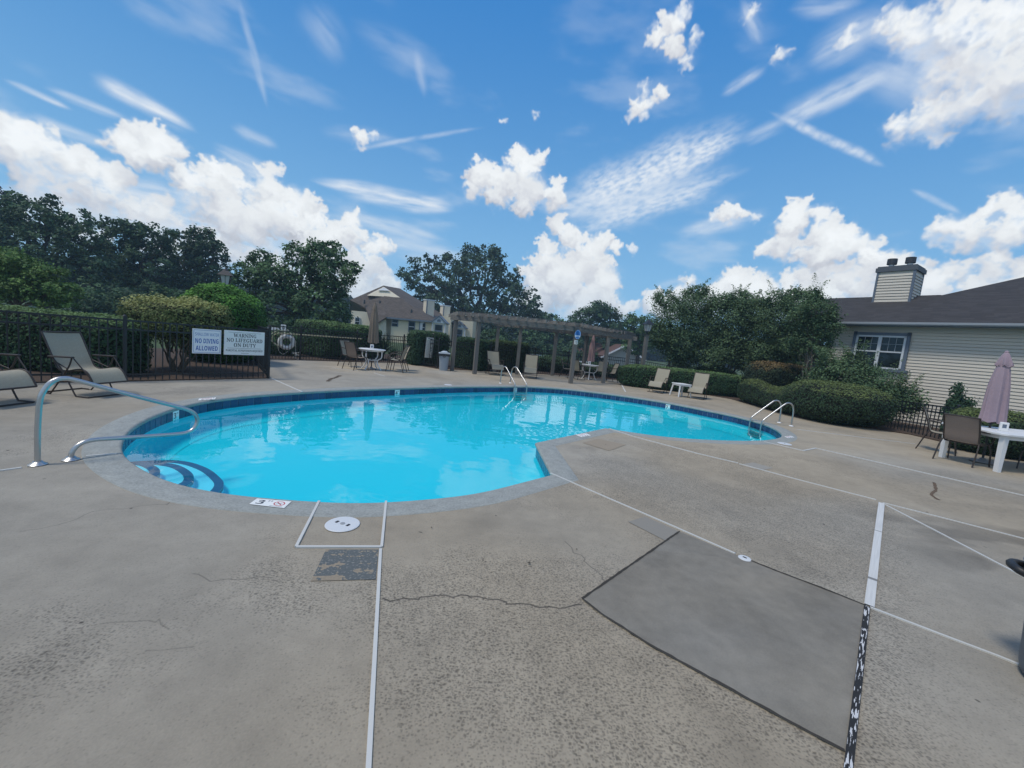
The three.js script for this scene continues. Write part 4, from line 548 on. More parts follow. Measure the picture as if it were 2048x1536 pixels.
{
  const g = thing('small_house', 'small house with red brown gable roof seen through the pergola', 'house');
  const z = 58, a = [13.076, 0.823, -58], b = [15.433, 2.555, -58], c = [16.426, 1.514, -58], e = [14.386, 2.418, -62];
  part(g, 'wall', extr([[a[0] - 0.3, a[1]], [c[0] + 1.0, a[1] - 3], [a[0], a[1] - 3], [a[0], a[1]], [b[0], b[1] - 0.2], [c[0] + 1.6, a[1]]].slice(1), 5).translate(0, 0, -z - 5), mat([0.42, 0.42, 0.36], 0.8));
  part(g, 'roof', [beam([a[0] - 1.0, a[1] - 0.3, -z - 2.4], [b[0], b[1] + 0.05, -z - 2.4], 6.2, 0.14)], mat([0.11, 0.060, 0.050], 0.9)); part(g, 'roof', [beam([c[0] + 2.0, a[1] - 0.1, -z - 2.4], [b[0], b[1] + 0.05, -z - 2.4], 6.2, 0.14)], mat([0.11, 0.06, 0.05], 0.9));
  part(g, 'fascia', [beam([a[0] - 1.0, a[1] - 0.36, -z + 0.74], [b[0], b[1], -z + 0.74], 0.08, 0.22), beam([c[0] + 2.0, a[1] - 0.2, -z + 0.74], [b[0], b[1], -z + 0.74], 0.08, 0.22)], M.white);
  part(g, 'roof', hullRoof([[a[0] - 5, a[1] - 2.2, -z - 2], [b[0] - 1, b[1], -z - 6], [a[0] - 3, b[1] - 0.1, -z - 7], [a[0], a[1], -z - 5], [a[0] - 5, a[1] - 2.3, -z - 8]]), mat([0.11, 0.06, 0.05], 0.9));
}
function hullRoof(pts) { const g = new ConvexGeometry(pts.map(V3)); return norm(g); }

// ---------------------------------------------------------------- stainless rails and ladders
{
  const o = [-4.11, -3.45], dx = 0.463, dz = -0.886, P = (t, h) => [o[0] + dx * t, h, o[1] + dz * t];
  const t = thing('handrail', 'bent stainless steel handrail over the pool entry steps', 'handrail');
  part(t, 'rail', tube([P(0, 0), P(0.004, 0.30), P(0.02, 0.56), P(0.045, 0.66), P(0.095, 0.74), P(0.165, 0.768), P(0.26, 0.742), P(0.59, 0.602), P(0.9, 0.477), P(1.10, 0.394), P(1.185, 0.335), P(1.222, 0.25), P(1.195, 0.165), P(1.13, 0.123), P(1.01, 0.118), P(0.6, 0.148), P(0.36, 0.165), P(0.265, 0.140), P(0.215, 0.075), P(0.206, 0)], 0.0205, 160, false, 16), M.steel);
  for (const q of [P(0, 0.003), P(0.206, 0.003)]) part(t, 'escutcheon', lathe([[0.001, 0.034], [0.03, 0.033], [0.036, 0.022], [0.062, 0.006], [0.064, 0], [0.001, 0]], 24).translate(q[0], q[1], q[2]), M.steel);
}
function ladder(label, p0, p1, q0, q1) {                        // deck ends p0, p1; water ends q0, q1
  const t = thing('pool_ladder', label, 'ladder'); const mid = (a, b, k) => [lerp(a[0], b[0], k), lerp(a[1], b[1], k)];
  for (const [p, q] of [[p0, q0], [p1, q1]]) {
    const w = (k, h) => { const m = mid(p, q, k); return [m[0], h, m[1]]; };
    part(t, 'rail', tube([w(0, 0), w(0.0, 0.25), w(0.01, 0.42), w(0.06, 0.54), w(0.16, 0.605), w(0.28, 0.60), w(0.40, 0.53), w(0.72, 0.30), w(0.96, 0.12), w(1.02, 0.04), w(1.03, -0.2), w(1.03, -0.44)], 0.020, 60, false, 10), M.steel);
    part(t, 'escutcheon', lathe([[0.001, 0.03], [0.028, 0.028], [0.055, 0.006], [0.056, 0], [0.001, 0]], 18).translate(p[0], 0.003, p[1]), M.white);
  }
  for (const y of [-0.19, -0.28, -0.37]) { const a = mid(p0, q0, 1.03), b = mid(p1, q1, 1.03); part(t, 'tread', beam([a[0], y, a[1]], [b[0], y, b[1]], 0.08, 0.025), M.steel); }
}
ladder('stainless pool ladder at the far edge in front of the pergola', [-0.41, -14.048], [-0.065, -14.468], [0.10, -13.44], [0.50, -13.75]);
ladder('stainless pool ladder at the right end beside the big rounded hedge', [7.41, -11.04], [7.46, -10.62], [6.62, -11.0], [6.66, -10.56]);

// ---------------------------------------------------------------- loungers (face +z)
function makeLounger(label, group) {
  const t = thing('lounge_chair', label, 'lounge chair', 0, 0, 0, 0, group), w = 0.27;
  const prof = [[0.99, -0.42], [0.93, -0.385], [0.77, -0.31], [0.58, -0.22], [0.44, -0.145], [0.405, -0.07], [0.41, 0.05], [0.445, 0.20], [0.452, 0.28], [0.425, 0.355], [0.36, 0.41], [0.24, 0.475]];
  const c = new THREE.CatmullRomCurve3(prof.map((p) => new THREE.Vector3(0, p[0], p[1]))), n = 40, pos = [], uv = [], idx = [];
  for (let i = 0; i <= n; i++) { const p = c.getPointAt(i / n); for (let k = 0; k <= 6; k++) { const x = (k / 6 - 0.5) * 2 * (w - 0.004), s = 0.018 * (1 - (x / w) ** 2); pos.push(x, p.y - s * 0.7, p.z - s * 0.3); uv.push(k / 6, i / n * 3); } }
  for (let i = 0; i < n; i++) for (let k = 0; k < 6; k++) { const a = i * 7 + k; idx.push(a, a + 1, a + 7, a + 1, a + 8, a + 7); }
  const sl = new THREE.BufferGeometry(); sl.setAttribute('position', new THREE.Float32BufferAttribute(pos, 3)); sl.setAttribute('uv', new THREE.Float32BufferAttribute(uv, 2)); sl.setIndex(idx); sl.computeVertexNormals();
  part(t, 'sling', sl, M.sling);
  for (const s of [-1, 1]) {
    part(t, 'side_rail', tube(prof.map((p) => [s * w, p[0], p[1]]), 0.013, 44, false, 6), M.frame);
    part(t, 'armrest', rbx(0.055, 0.026, 0.42, 0.012, s * (w + 0.05), 0.628, -0.02, -0.05), M.frame);
    part(t, 'leg', [tube([[s * (w + 0.045), 0.62, 0.16], [s * (w + 0.04), 0.45, 0.08], [s * (w + 0.03), 0.02, -0.24], [s * (w + 0.02), 0.014, -0.29]], 0.0115, 16, false, 6), rod([s * (w + 0.02), 0.014, -0.29], [s * (w + 0.02), 0.014, -0.42], 0.0115)], M.frame);
    part(t, 'leg', [tube([[s * (w + 0.05), 0.62, -0.18], [s * (w + 0.03), 0.40, -0.02], [s * (w + 0.02), 0.03, 0.18], [s * (w + 0.02), 0.014, 0.23]], 0.0115, 16, false, 6), rod([s * (w + 0.02), 0.014, 0.23], [s * (w + 0.02), 0.014, 0.41], 0.0115)], M.frame);
    part(t, 'brace', rod([s * (w + 0.03), 0.44, 0.07], [s * w, 0.55, -0.215], 0.009), M.frame); part(t, 'brace', rod([s * (w + 0.035), 0.62, 0.18], [s * w, 0.30, 0.445], 0.009), M.frame);
  }
  for (const g of [rod([-w, 0.99, -0.42], [w, 0.99, -0.42], 0.013), rod([-w, 0.24, 0.475], [w, 0.24, 0.475], 0.013), rod([-w - 0.02, 0.014, -0.42], [w + 0.02, 0.014, -0.42], 0.0115), rod([-w - 0.02, 0.014, 0.41], [w + 0.02, 0.014, 0.41], 0.0115), rod([-w, 0.385, 0.0], [w, 0.385, 0.0], 0.011)]) part(t, 'crossbar', g, M.frame);
  return t;
}
function copyOf(o, x, z, turn, label, y = 0) { const c = o.clone(); c.scale.set(1, 1, 1); c.name = numbered(o.name.replace(/_\d{3}$/, '')); c.position.set(x, y, z); c.rotation.y = turn; c.userData = { ...o.userData }; if (label) c.userData.label = label; scene.add(c); return c; }
const lo = makeLounger('beige sling lounge chair in front of the left fence, behind the bent handrail', 'beige sling lounge chairs'); lo.position.set(-6.76, 0, -6.34); lo.rotation.y = 86 * RAD; lo.scale.setScalar(0.95);
copyOf(lo, -6.98, -5.20, 90 * RAD, 'beige sling lounge chair cut off by the left edge of the photo');
copyOf(lo, -0.82, -17.5, 22 * RAD, 'beige sling lounge chair under the pergola between the first posts, left of the pool ladder');
copyOf(lo, 0.74, -17.6, -2 * RAD, 'beige sling lounge chair under the pergola just right of the far pool ladder');
copyOf(lo, 6.05, -16.75, -38 * RAD, 'beige sling lounge chair left of the small white side table by the low hedge');
copyOf(lo, 7.28, -15.85, -36 * RAD, 'beige sling lounge chair right of the small white side table by the low hedge');
{
  const t = thing('side_table', 'small white resin side table between two lounge chairs by the hedge', 'side table', 6.62, 0, -15.85, 0.25);
  part(t, 'tabletop', [rbx(0.54, 0.035, 0.54, 0.015, 0, 0.50, 0), rbx(0.50, 0.06, 0.50, 0.012, 0, 0.46, 0)], M.white);
  for (const a of [-1, 1]) for (const b of [-1, 1]) { const g = new THREE.CylinderGeometry(0.035, 0.028, 0.46, 4, 1).rotateY(PI / 4); g.rotateZ(a * 0.13); g.rotateX(-b * 0.13); part(t, 'leg', g.translate(a * 0.245, 0.232, b * 0.245), M.white); }
}

// ---------------------------------------------------------------- dining chairs (face +z)
function makeChair(label, group, sling) {
  const t = thing('patio_chair', label, 'chair', 0, 0, 0, 0, group), w = 0.25;
  const sheet = (prof, dx) => { const c = new THREE.CatmullRomCurve3(prof.map((p) => new THREE.Vector3(0, p[0], p[1]))), n = 14, pos = [], uv = [], idx = []; for (let i = 0; i <= n; i++) { const p = c.getPointAt(i / n); for (let k = 0; k <= 4; k++) { const x = (k / 4 - 0.5) * 2 * dx, s = 0.014 * (1 - (x / dx) ** 2); pos.push(x, p.y - s * 0.6, p.z - s * 0.7); uv.push(k / 4, i / n * 1.5); } } for (let i = 0; i < n; i++) for (let k = 0; k < 4; k++) { const a = i * 5 + k; idx.push(a, a + 1, a + 5, a + 1, a + 6, a + 5); } const g = new THREE.BufferGeometry(); g.setAttribute('position', new THREE.Float32BufferAttribute(pos, 3)); g.setAttribute('uv', new THREE.Float32BufferAttribute(uv, 2)); g.setIndex(idx); g.computeVertexNormals(); return g; };
  const back = [[0.93, -0.335], [0.88, -0.315], [0.66, -0.235], [0.50, -0.19], [0.44, -0.165]], seat = [[0.435, -0.16], [0.415, -0.08], [0.42, 0.08], [0.44, 0.21], [0.425, 0.245]];
  part(t, 'backrest', sheet(back, w - 0.005), sling); part(t, 'seat', sheet(seat, w - 0.005), sling);
  for (const s of [-1, 1]) {
    part(t, 'side_frame', tube([...back, ...seat.slice(1)].map((p) => [s * w, p[0], p[1]]), 0.014, 30, false, 6), M.frame);
    part(t, 'leg', tube([[s * w, 0.43, 0.20], [s * (w + 0.035), 0.30, 0.235], [s * (w + 0.045), 0.0, 0.285]], 0.013, 10, false, 6), M.frame);
    part(t, 'leg', tube([[s * w, 0.46, -0.17], [s * (w + 0.02), 0.30, -0.235], [s * (w + 0.03), 0.0, -0.33]], 0.013, 10, false, 6), M.frame);
    part(t, 'armrest', tube([[s * w, 0.69, -0.245], [s * (w + 0.055), 0.675, -0.12], [s * (w + 0.065), 0.645, 0.08], [s * (w + 0.06), 0.56, 0.21], [s * (w + 0.02), 0.43, 0.215]], 0.014, 18, false, 6), M.frame);
  }
  for (const g of [rod([-w, 0.93, -0.335], [w, 0.93, -0.335], 0.014), rod([-w, 0.425, 0.24], [w, 0.425, 0.24], 0.012), rod([-w, 0.40, -0.12], [w, 0.40, -0.12], 0.010)]) part(t, 'crossbar', g, M.frame);
  return t;
}
const T1 = [-5.08, -14.45];
const chT = makeChair('tan sling patio chair left of the round table, farther from the pool', 'tan sling patio chairs', M.sling); chT.position.set(-5.95, 0, -14.75); chT.rotation.y = 72 * RAD;
copyOf(chT, -4.22, -14.55, -88 * RAD, 'tan sling patio chair right of the round table, nearer to the pool');
copyOf(chT, -4.35, -15.25, -55 * RAD, 'tan sling patio chair right of the round table, nearer to the fence');
const chB = makeChair('brown sling patio chair with its back to the pool at the round table', 'brown sling patio chairs', M.slingBrown); chB.position.set(-5.42, 0, -13.90); chB.rotation.y = (180 - 28) * RAD;
copyOf(chT, 3.02, -19.35, 140 * RAD, 'tan sling patio chair turned away from the pool at the table under the pergola');
copyOf(chT, 2.62, -20.0, 80 * RAD, 'tan sling patio chair half hidden behind the pergola post with the blue sign');
copyOf(chT, 4.45, -20.75, -30 * RAD, 'tan sling patio chair facing the pool behind the table under the pergola');
copyOf(chT, 4.75, -19.95, -80 * RAD, 'tan sling patio chair right of the table under the pergola');
copyOf(chT, 9.66, -9.0, 42 * RAD, 'tan sling patio chair on the far left of the rectangular table by the right fence');
copyOf(chB, 8.96, -7.88, 68 * RAD, 'brown sling patio chair pushed against the left side of the rectangular table');
copyOf(chT, 10.45, -7.75, -60 * RAD, 'tan sling patio chair cut off by the right edge of the photo');

// ---------------------------------------------------------------- tables
function roundTable(label, x, z, r = 0.46) {
  const t = thing('round_table', label, 'table', x, 0, z, 0.3);
  part(t, 'tabletop', [lathe([[0.022, 0.705], [r - 0.02, 0.700], [r, 0.712], [r, 0.728], [r - 0.015, 0.738], [0.022, 0.738]], 36), lathe([[r - 0.09, 0.66], [r - 0.06, 0.66], [r - 0.06, 0.705], [r - 0.09, 0.705]], 30)], M.white);
  for (let k = 0; k < 4; k++) { const a = k * PI / 2 + 0.5, c = Math.cos(a), s = Math.sin(a); part(t, 'leg', tube([[c * (r - 0.08), 0.70, s * (r - 0.08)], [c * (r - 0.09), 0.45, s * (r - 0.09)], [c * 0.22, 0.33, s * 0.22], [c * 0.26, 0.16, s * 0.26], [c * (r - 0.06), 0.0, s * (r - 0.06)]], 0.021, 20, false, 8), M.white); }
  part(t, 'brace', [lathe([[0.20, 0.335], [0.225, 0.335], [0.225, 0.355], [0.20, 0.355]], 24)], M.white);
  return t;
}
roundTable('round white resin table with four chairs, under the closed tan umbrella', ...T1);
roundTable('round white resin table under the pergola with the closed pink umbrella', 3.75, -20.0, 0.42);
{
  const t = thing('rectangular_table', 'white rectangular resin table beside the mauve umbrella at the right', 'table', 10.02, 0, -7.84, 0.02);
  const s = new THREE.Shape(); const W = 1.08, D = 0.56, R = 0.10; s.moveTo(-W + R, -D); s.lineTo(W - R, -D); s.quadraticCurveTo(W, -D, W, -D + R); s.lineTo(W, D - R); s.quadraticCurveTo(W, D, W - R, D); s.lineTo(-W + R, D); s.quadraticCurveTo(-W, D, -W, D - R); s.lineTo(-W, -D + R); s.quadraticCurveTo(-W, -D, -W + R, -D);
  part(t, 'tabletop', [new THREE.ExtrudeGeometry(s, { depth: 0.025, bevelEnabled: true, bevelSize: 0.012, bevelThickness: 0.01, bevelSegments: 2 }).rotateX(-PI / 2).translate(0, 0.69, 0)], M.white);
  part(t, 'apron', [bx(1.9, 0.07, 0.02, 0, 0.645, 0.48), bx(1.9, 0.07, 0.02, 0, 0.645, -0.48), bx(0.02, 0.07, 0.94, -0.97, 0.645, 0), bx(0.02, 0.07, 0.94, 0.97, 0.645, 0)], M.white);
  for (const a of [-1, 1]) for (const b of [-1, 1]) { const g = new THREE.CylinderGeometry(0.062, 0.05, 0.68, 4, 1).rotateY(PI / 4); part(t, 'leg', toCreasedNormals(g, 0.5).translate(a * 0.985, 0.34, b * 0.475), M.white); }
}
function caddy(label, x, y, z, turn) { const t = thing('napkin_caddy', label, 'caddy', x, y, z, turn); part(t, 'body', [rbx(0.12, 0.16, 0.05, 0.012, 0, 0.085, 0), rbx(0.14, 0.012, 0.09, 0.005, 0, 0.006, 0)], M.white); part(t, 'print', rbx(0.055, 0.07, 0.006, 0.002, 0, 0.09, 0.025), mat([0.12, 0.15, 0.20], 0.6)); }
caddy('small white table sign on the round table by the tan umbrella', -5.02, 0.739, -14.22, 0.3);
caddy('small white table sign on the round table under the pergola', 3.66, 0.739, -19.78, 0);
caddy('small white table sign on the rectangular table by the mauve umbrella', 9.52, 0.727, -7.78, -0.6);

// ---------------------------------------------------------------- closed umbrellas
function umbrella(label, x, z, y0, y1, r, color, flare = 1, y2 = y1 - 0.22, lean = 0) {
  const t = thing('closed_umbrella', label, 'umbrella', x, 0, z, 0.4); t.rotation.z = lean;
  const folds = 8, seg = 96, rows = 22;
  const skin = (rad, ya, yb, seed, sharp) => { const pos = [], uv = [], idx = []; for (let j = 0; j <= rows; j++) { const v = j / rows, y = lerp(ya, yb, v); for (let i = 0; i <= seg; i++) { const a = i / seg * 2 * PI, f = Math.pow(Math.abs(Math.cos(a * folds / 2 + 0.5 * Math.sin(3 * a + seed) + 0.3 * v)), 0.7), rr = rad(v) * (1 - sharp * (0.25 + 0.75 * v) * f + 0.05 * Math.sin(2 * a + seed + 2 * v)); pos.push(Math.cos(a) * rr, y - (v > 0.97 ? 0.05 * f : 0), Math.sin(a) * rr); uv.push(i / seg * 6, v * 6); } } for (let j = 0; j < rows; j++) for (let i = 0; i < seg; i++) { const a = j * (seg + 1) + i; idx.push(a, a + 1, a + seg + 1, a + 1, a + seg + 2, a + seg + 1); } const g = new THREE.BufferGeometry(); g.setAttribute('position', new THREE.Float32BufferAttribute(pos, 3)); g.setAttribute('uv', new THREE.Float32BufferAttribute(uv, 2)); g.setIndex(idx); g.computeVertexNormals(); return g; };
  const m = mat([1, 1, 1], 0.95, { map: weave(color, 21), side: THREE.DoubleSide });
  const c = part(t, 'canopy', skin((v) => lerp(0.055, r, Math.pow(v, 0.85)) * (1 + 0.10 * Math.sin(v * 5)), y1 - 0.10, y0, 1, 0.42), m);
  part(c, 'vent_flap', skin((v) => lerp(0.03, r * 0.46 * flare, Math.pow(v, 0.8)), y1, y2, 2, 0.34), m);
  part(t, 'pole', rod([0, 0.02, 0], [0, y1 - 0.02, 0], 0.019), M.darkmetal); part(t, 'finial', new THREE.SphereGeometry(0.03, 12, 8).translate(0, y1 + 0.01, 0), m);
  part(t, 'base', lathe([[0.001, 0.10], [0.04, 0.10], [0.05, 0.06], [0.16, 0.045], [0.18, 0.0], [0.001, 0]], 28), mat([0.22, 0.22, 0.22], 0.7));
  return t;
}
umbrella('closed tan umbrella standing in the round table on the left', ...T1, 0.98, 2.34, 0.235, [0.22, 0.175, 0.135]);
umbrella('closed pink umbrella standing under the pergola', 3.75, -20.0, 0.93, 2.16, 0.23, [0.36, 0.235, 0.235]);
umbrella('closed mauve umbrella standing beside the rectangular table at the right', 9.66, -8.12, 0.88, 2.24, 0.245, [0.38, 0.29, 0.335], 1.2, 2.0);

// ---------------------------------------------------------------- bins
function bin(label, x, z, turn, body, lidM, s = 1) {
  const t = thing('trash_bin', label, 'trash bin', x, 0, z, turn);
  const g = new THREE.CylinderGeometry(0.205, 0.165, 0.60, 40, 6); const p = g.attributes.position; for (let i = 0; i < p.count; i++) { const a = Math.atan2(p.getZ(i), p.getX(i)), k = Math.pow(Math.pow(Math.abs(Math.cos(a)), 4) + Math.pow(Math.abs(Math.sin(a)), 4), -0.25); p.setX(i, p.getX(i) * lerp(1, k, 0.75)); p.setZ(i, p.getZ(i) * lerp(1, k, 0.75)); } g.computeVertexNormals();
  part(t, 'body', g.translate(0, 0.30, 0), body); part(t, 'rim', rbx(0.45, 0.085, 0.45, 0.03, 0, 0.635, 0), M.darkmetal);
  part(t, 'lid', [rbx(0.47, 0.045, 0.47, 0.02, 0, 0.70, 0), lathe([[0.001, 0.80], [0.07, 0.795], [0.15, 0.75], [0.20, 0.715], [0.001, 0.715]], 24)], lidM);
  for (const q of [-1, 1]) part(t, 'handle', [tube([[-0.055, 0.635, q * 0.22], [-0.045, 0.575, q * 0.262], [0, 0.56, q * 0.268], [0.045, 0.575, q * 0.262], [0.055, 0.635, q * 0.22]], 0.014, 14, false, 6)], M.darkmetal);
  t.scale.setScalar(s); return t;
}
bin('pale grey trash bin with dark rim under the left end of the pergola', -2.94, -17.0, 0.15, mat([0.27, 0.32, 0.37], 0.6), mat([0.42, 0.48, 0.53], 0.5), 1.03);
{
  const t = thing('trash_bin', 'dark slate trash can with black handle at the right edge of the photo', 'trash bin', 3.075, 0, -1.87, 0);
  const bm = mat([0.10, 0.12, 0.14], 0.5);
  part(t, 'body', lathe([[0.001, 0.0], [0.245, 0.0], [0.262, 0.03], [0.268, 0.06], [0.29, 0.50], [0.30, 0.56], [0.315, 0.565], [0.32, 0.60], [0.30, 0.605], [0.28, 0.56], [0.25, 0.06], [0.001, 0.04]], 48), bm);
  part(t, 'liner_rim', new THREE.TorusGeometry(0.312, 0.018, 10, 48).rotateX(PI / 2).translate(0, 0.603, 0), mat([0.12, 0.20, 0.30], 0.35));
  for (const a of [-2.56, 0.58]) part(t, 'handle', tube([[-0.07, 0.53, 0.285], [-0.065, 0.545, 0.335], [0, 0.55, 0.365], [0.065, 0.545, 0.335], [0.07, 0.53, 0.285]], 0.022, 16, false, 8).rotateY(a), M.darkmetal);
}

// ---------------------------------------------------------------- signs and safety gear
const board = (name, label, cat, tex, w, h, x, y, z, turn, th = 0.012) => { const t = thing(name, label, cat, x, y, z, turn); part(t, 'panel', rbx(w, h, th, 0.003, 0, 0, 0), mat([0.70, 0.72, 0.72], 0.5)); part(t, 'print', quad([-w / 2 + 0.003, -h / 2 + 0.003, th / 2 + 0.002], [w / 2 - 0.003, -h / 2 + 0.003, th / 2 + 0.002], [w / 2 - 0.003, h / 2 - 0.003, th / 2 + 0.002], [-w / 2 + 0.003, h / 2 - 0.003, th / 2 + 0.002]), mat([1, 1, 1], 0.45, { map: tex })); return t; };
const line = (c, txt, font, x, y, w, color) => { c.save(); c.font = font; c.fillStyle = color; const m = c.measureText(txt).width; c.translate(x, y); c.scale(w / m, 1); c.fillText(txt, -m / 2, 0); c.restore(); };
{
  const s1 = canvasTex(512, 448, (c) => { c.fillStyle = '#e3e6e8'; c.fillRect(0, 0, 512, 448); c.strokeStyle = '#3d5f9c'; c.lineWidth = 6; c.strokeRect(20, 18, 472, 412); line(c, 'SHALLOW WATER', '78px sans-serif', 256, 122, 430, '#3a68a6'); line(c, 'NO DIVING', 'bold 118px sans-serif', 256, 258, 430, '#1f55a5'); line(c, 'ALLOWED', 'bold 118px sans-serif', 256, 392, 400, '#1f4fa0'); });
  const s2 = canvasTex(768, 456, (c) => { c.fillStyle = '#e3e5e2'; c.fillRect(0, 0, 768, 456); const bk = '#17191b'; line(c, 'WARNING', 'bold 96px serif', 384, 120, 440, bk); line(c, 'NO LIFEGUARD', 'bold 96px serif', 384, 212, 690, bk); line(c, 'ON DUTY', 'bold 96px serif', 384, 304, 430, bk); line(c, 'PARENTAL SUPERVISION REQUIRED', 'bold 50px serif', 384, 392, 706, bk); c.fillStyle = '#444'; c.fillRect(70, 28, 628, 5); c.fillRect(60, 328, 646, 5); c.fillRect(310, 420, 150, 6); });
  const L0 = FL[1], L1 = FL[2], l = Math.hypot(L1[0] - L0[0], L1[1] - L0[1]), ux = (L1[0] - L0[0]) / l, uz = (L1[1] - L0[1]) / l, ang = Math.atan2(-uz, ux), on = (d) => [L0[0] + ux * d - uz * 0.045, L0[1] + uz * d + ux * 0.045];
  const SIGNS = [[1.306, 0.842, 0.53, 0.525], [2.052, 0.843, 0.85, 0.55]];
  SIGNS.forEach(([d, y, w, h], i) => { const p = on(d); board('warning_sign', i ? 'white fence sign reading WARNING NO LIFEGUARD ON DUTY in black' : 'white fence sign reading SHALLOW WATER NO DIVING ALLOWED in blue', 'sign', i ? s2 : s1, w, h, p[0], y, p[1], ang); });
}
{
  const rules = canvasTex(192, 448, (c) => { c.fillStyle = '#dcdcd2'; c.fillRect(0, 0, 192, 448); c.strokeStyle = '#555'; c.lineWidth = 6; c.strokeRect(6, 6, 180, 436); const r = rng(6); c.fillStyle = '#3a3d3e'; c.fillRect(40, 22, 112, 18); for (let k = 0; k < 17; k++) { const y = 62 + k * 22; c.fillRect(24, y, 18, 10); c.fillRect(50, y, 60 + 70 * r(), 8); } });
  const p = [-3.736, -17.298]; board('rules_board', 'tall white board of pool rules hung on the far fence', 'sign', rules, 0.36, 0.90, -3.78, 0.86, -17.86, 0.72).rotation.z = -0.03;
  const blue = canvasTex(256, 384, (c) => { c.clearRect(0, 0, 256, 384); c.fillStyle = '#1f6fb5'; c.fillRect(0, 0, 256, 384); c.strokeStyle = '#dfe8ee'; c.lineWidth = 8; c.beginPath(); c.ellipse(128, 192, 112, 176, 0, 0, 7); c.stroke(); c.fillStyle = '#e8eef0'; c.fillRect(22, 226, 212, 66); c.fillStyle = '#2b6da8'; for (let k = 0; k < 5; k++) c.fillRect(46 + k * 34, 240, 24, 38); c.fillStyle = '#143a66'; c.beginPath(); c.arc(132, 92, 20, 0, 7); c.fill(); c.fillRect(118, 116, 28, 92); });
  const t = thing('round_sign', 'oval blue and white sign on the front pergola post', 'sign', 2.45, 2.03, -16.55, -0.08);
  const e = new THREE.CylinderGeometry(1, 1, 0.02, 40).rotateX(PI / 2).scale(0.125, 0.19, 1); part(t, 'panel', e, mat([0.03, 0.17, 0.42], 0.4));
  const f = new THREE.CircleGeometry(1, 40).scale(0.122, 0.187, 1).translate(0, 0, 0.0125); part(t, 'print', f, mat([1, 1, 1], 0.4, { map: blue }));
  const small = canvasTex(128, 128, (c) => { c.fillStyle = '#e2e4df'; c.fillRect(0, 0, 128, 128); c.fillStyle = '#3a4044'; for (let k = 0; k < 3; k++) { c.fillRect(18, 20 + k * 34, 36, 20); c.fillRect(66, 20 + k * 34, 44, 20); } });
  board('notice', 'small white notice below the oval blue sign on the pergola post', 'sign', small, 0.145, 0.17, 2.43, 1.72, -16.64, -0.08);
  const park = canvasTex(128, 160, (c) => { c.fillStyle = '#e4e6e4'; c.fillRect(0, 0, 128, 160); c.fillStyle = '#23303f'; c.fillRect(38, 30, 20, 100); c.fillRect(38, 30, 50, 20); c.fillRect(38, 110, 50, 20); c.fillRect(80, 44, 16, 72); });
  const q = thing('parking_sign', 'small white parking sign on a post behind the life ring', 'sign', ...[-10.895, 1.08, -19]); q.rotation.y = 0.3; part(q, 'panel', rbx(0.22, 0.27, 0.012, 0.003), M.white); part(q, 'print', quad([-0.105, -0.13, 0.009], [0.105, -0.13, 0.009], [0.105, 0.13, 0.009], [-0.105, 0.13, 0.009]), mat([1, 1, 1], 0.5, { map: park })); part(q, 'post', rod([0, -1.75, -0.02], [0, -0.05, -0.02], 0.022), M.darkmetal);
}
{
  const ang = Math.atan2(1.7, 1.3), c = [-8.582, 0.635, -15.2], t = thing('life_ring', 'white life ring with rope hung on the far fence', 'life ring', c[0], c[1], c[2], 0.55);
  part(t, 'ring', new THREE.TorusGeometry(0.215, 0.078, 14, 48), mat([0.74, 0.75, 0.74], 0.55)); part(t, 'bracket', [bx(0.035, 0.40, 0.02, 0, 0, -0.03), bx(0.34, 0.03, 0.02, 0, 0, -0.028)], M.darkmetal);
  for (let k = 0; k < 4; k++) { const a = k * PI / 2 + PI / 4; part(t, 'band', new THREE.TorusGeometry(0.083, 0.006, 6, 20).scale(1, 1, 3).rotateX(PI / 2).translate(0.215, 0, 0).rotateZ(a), mat([0.62, 0.62, 0.58], 0.7)); }
  const rope = mat([0.60, 0.59, 0.52], 0.9);
  part(t, 'rope', [tube([[-0.20, 0.22, 0.05], [-0.06, 0.36, 0.02], [0.02, 0.46, 0], [0.10, 0.36, 0.02], [0.25, 0.16, 0.06], [0.31, 0.0, 0.05]], 0.011, 30, false, 6), tube([[-0.28, -0.12, 0.05], [-0.24, -0.34, 0.04], [-0.10, -0.46, 0.03], [0.06, -0.34, 0.05], [0.10, -0.27, 0.06]], 0.010, 26, false, 6), tube([[0.30, 0.0, 0.06], [0.31, -0.25, 0.05], [0.34, -0.46, 0.04], [0.38, -0.60, 0.03]], 0.009, 20, false, 6), tube([[0.02, 0.40, 0], [-0.30, 0.38, 0.02], [-0.52, 0.22, 0.02], [-0.50, 0.02, 0.03], [-0.34, -0.10, 0.03], [-0.24, -0.14, 0.03]], 0.010, 36, false, 6)], rope);
  const r = rng(9), pts = []; for (let k = 0; k < 26; k++) pts.push([0.30 + (r() - 0.5) * 0.42 * (1 - k / 60), -0.32 - 0.38 * (k / 26) - 0.05 * r(), 0.10 + (r() - 0.5) * 0.12]); part(t, 'rope', tube(pts, 0.008, 150, false, 5), mat([0.66, 0.66, 0.62], 0.9)); t.children[t.children.length - 1].userData.label = 'tangled white rope end';
  const pole = thing('rescue_pole', 'long pale reaching pole hung along the far fence behind the round table', 'rescue pole'); part(pole, 'pole', rod([-8.738, 0.941, -14.9], [-6.666, 0.953, -17.6], 0.024), mat([0.42, 0.38, 0.25], 0.5)); part(pole, 'hook', tube([[-8.738, 0.941, -14.9], [-8.858, 0.827, -14.8], [-8.87, 0.643, -14.8], [-8.747, 0.508, -14.85], [-8.609, 0.485, -14.9]], 0.013, 24, false, 6), mat([0.42, 0.38, 0.25], 0.5));
}
